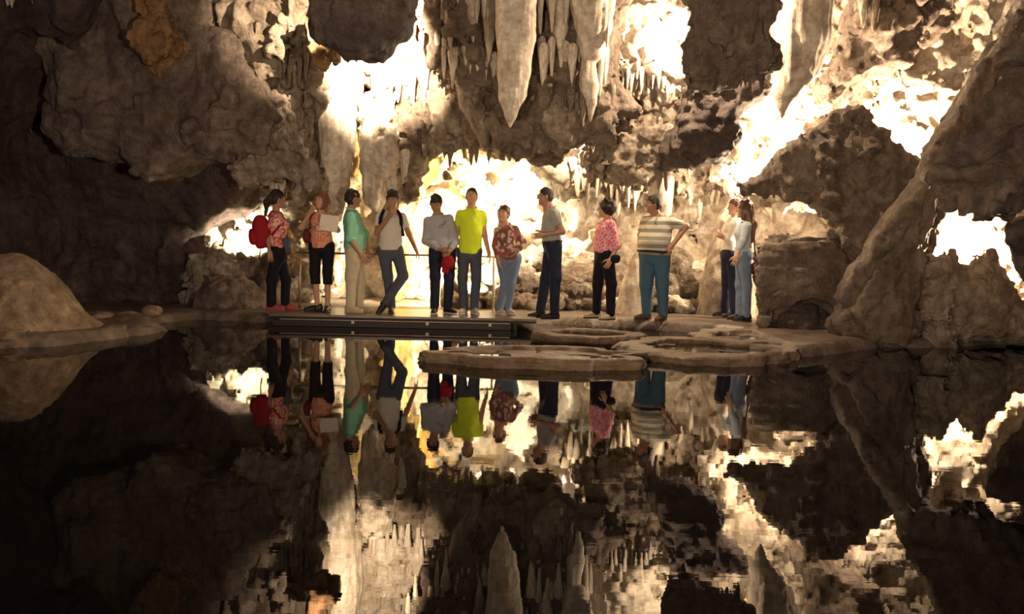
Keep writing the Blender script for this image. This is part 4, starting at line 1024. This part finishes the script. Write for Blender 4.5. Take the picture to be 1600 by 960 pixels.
# red backpack
F = P[1]; c = F.p0 + F.u * F.L * .52 - F.f * .21
bpk = empty('backpack', Vector(c)); tag(bpk, 'bulging red backpack worn by the leftmost woman', 'backpack')
blob('bag', REDC, c, (.16, .12, .235), parent=bpk, axes=fax(F), amp=.03)
blob('front_pocket', REDC, c - F.f * .10 - F.u * .08, (.12, .06, .11), parent=bpk, axes=fax(F))
for s in (1, -1):
    strap(F, [F.on(.42, 180 - s*50, .03), F.on(.62, 90*s, .02), F.on(.8, 45*s, .025), F.on(.93, 40*s, .02), F.on(.97, 140*s, .02), F.on(.85, 180 - s*25, .03)], REDC, 'strap', .018, bpk)
strap(F, [c - F.u*.22 - F.f*.02, c - F.u*.34 - F.f*.03, c - F.u*.46 - F.f*.02], WINE, 'hanging_strap', .008, bpk)
# denim jacket round her waist
blob('denim_jacket', JEANG, F.p0 + F.u * F.L * .16 + F.f * .09, (.17, .10, .14), 'grey blue denim jacket tied at the waist of the leftmost woman', 'jacket', axes=fax(F), amp=.05, fr=9)
# white folder
F = P[2]; c = np.array(W(514, 349, F.wr[1][1] - .03))
me = box_mesh('folder', (-.125, -.012, -.11), (.125, .012, .11), .008)
fo = put('folder', me, cloth('folder_card', (.66, .60, .50)), None, Vector(c)); fo.rotation_euler = (math.radians(-12), math.radians(6), 0)
tag(fo, 'white folder held against the peach top', 'folder')
bg2 = empty('shoulder_bag', Vector(np.array(W(480, 368, F.Y - .02)))); tag(bg2, 'dark red shoulder bag of the auburn-haired woman', 'bag')
blob('bag', WINE, np.array(bg2.location), (.055, .08, .10), parent=bg2)
strap(F, [np.array(bg2.location) + np.array((.02, 0, .08)), F.on(.6, -70, .02), F.on(.8, -55, .03), F.on(.94, -60, .03), F.on(.9, -130, .03), F.on(.6, -120, .03), np.array(bg2.location) + np.array((.0, .05, .08))], WINE, 'strap', .012, bg2)
# backpack of the man in white: mostly straps
F = P[4]; c = F.p0 + F.u * F.L * .58 - F.f * .20
b4 = empty('backpack', Vector(c)); tag(b4, 'dark backpack whose straps cross the white shirt', 'backpack')
blob('bag', BLACKC, c, (.13, .09, .2), parent=b4, axes=fax(F))
for s in (1, -1):
    strap(F, [F.on(.38, s*80, .03), F.on(.5, s*62, .03), F.on(.66, s*48, .035), F.on(.8, s*46, .04), F.on(.9, s*52, .04), F.on(.97, s*100, .03), F.on(.9, s*150, .04), F.on(.75, s*160, .05)], BLACKC, 'strap', .024, b4)
# red cap
F = P[5]; c = (F.wr[1] + F.wr[-1]) / 2 + np.array((.035, -.05, -.16))
cp = empty('cap', Vector(c)); tag(cp, 'crumpled red cap held by the man in grey', 'cap')
blob('crown', REDC, c, (.085, .07, .105), parent=cp, amp=.03, fr=9)
blob('brim', REDC, c + np.array((-.02, -.03, -.10)), (.06, .02, .06), parent=cp, res=.008)
def glasses(M, name, label, parent=None):
    """a pair of spectacles in frame M (x across, y forward)"""
    g = empty(name, M.translation); tag(g, label, 'glasses')
    o = M.translation
    for s in (-1, 1):
        put('lens_rim', tube_mesh('lens_rim', [M @ Vector((s*.032 + .024*math.cos(a), 0, .017*math.sin(a))) - o for a in [i*math.pi/8 for i in range(17)]], .003, 6), BLACKP, g)
        put('temple', tube_mesh('temple', [M @ Vector((s*.057, 0, .006)) - o, M @ Vector((s*.076, -.04, .006)) - o, M @ Vector((s*.082, -.10, .0)) - o], .003, 6), BLACKP, g)
    put('bridge', tube_mesh('bridge', [M @ Vector((-.009, 0, .004)) - o, M @ Vector((.009, 0, .004)) - o], .003, 6), BLACKP, g)
glasses(P[8].HM @ Matrix.Translation((0, .104, .012)), 'glasses', 'dark-rimmed glasses on the man facing left')
F = P[10]; c = F.on(.78, 12, .02); glasses(frame(F.u, F.f, -F.l, c), 'sunglasses', 'dark sunglasses hung on the striped polo shirt')
F = P[5]; c = F.on(.68, 12, .02); glasses(frame(F.u*.6+F.l*.8, F.f, F.u*.8-F.l*.6, c), 'sunglasses', 'dark sunglasses hung on the grey shirt')
F = P[9]; c = F.wr[1] + np.array((.06, -.02, -.01)); blob('purse', BLACKC, c, (.07, .03, .06), 'small black purse at the hip of the pink-bloused woman', 'purse')
F = P[12]; c = np.array(W(1181, 420, F.Y + .02)); bg3 = empty('shoulder_bag', Vector(c)); tag(bg3, 'dark wine shoulder bag of the long-haired woman', 'bag')
blob('bag', WINE, c, (.075, .06, .10), parent=bg3)
strap(F, [c + np.array((0, -.02, .09)), F.on(.3, 175, .05), F.on(.7, 150, .03), F.on(.95, 90, .03), F.on(.9, 40, .03)], WINE, 'strap', .010, bg3)
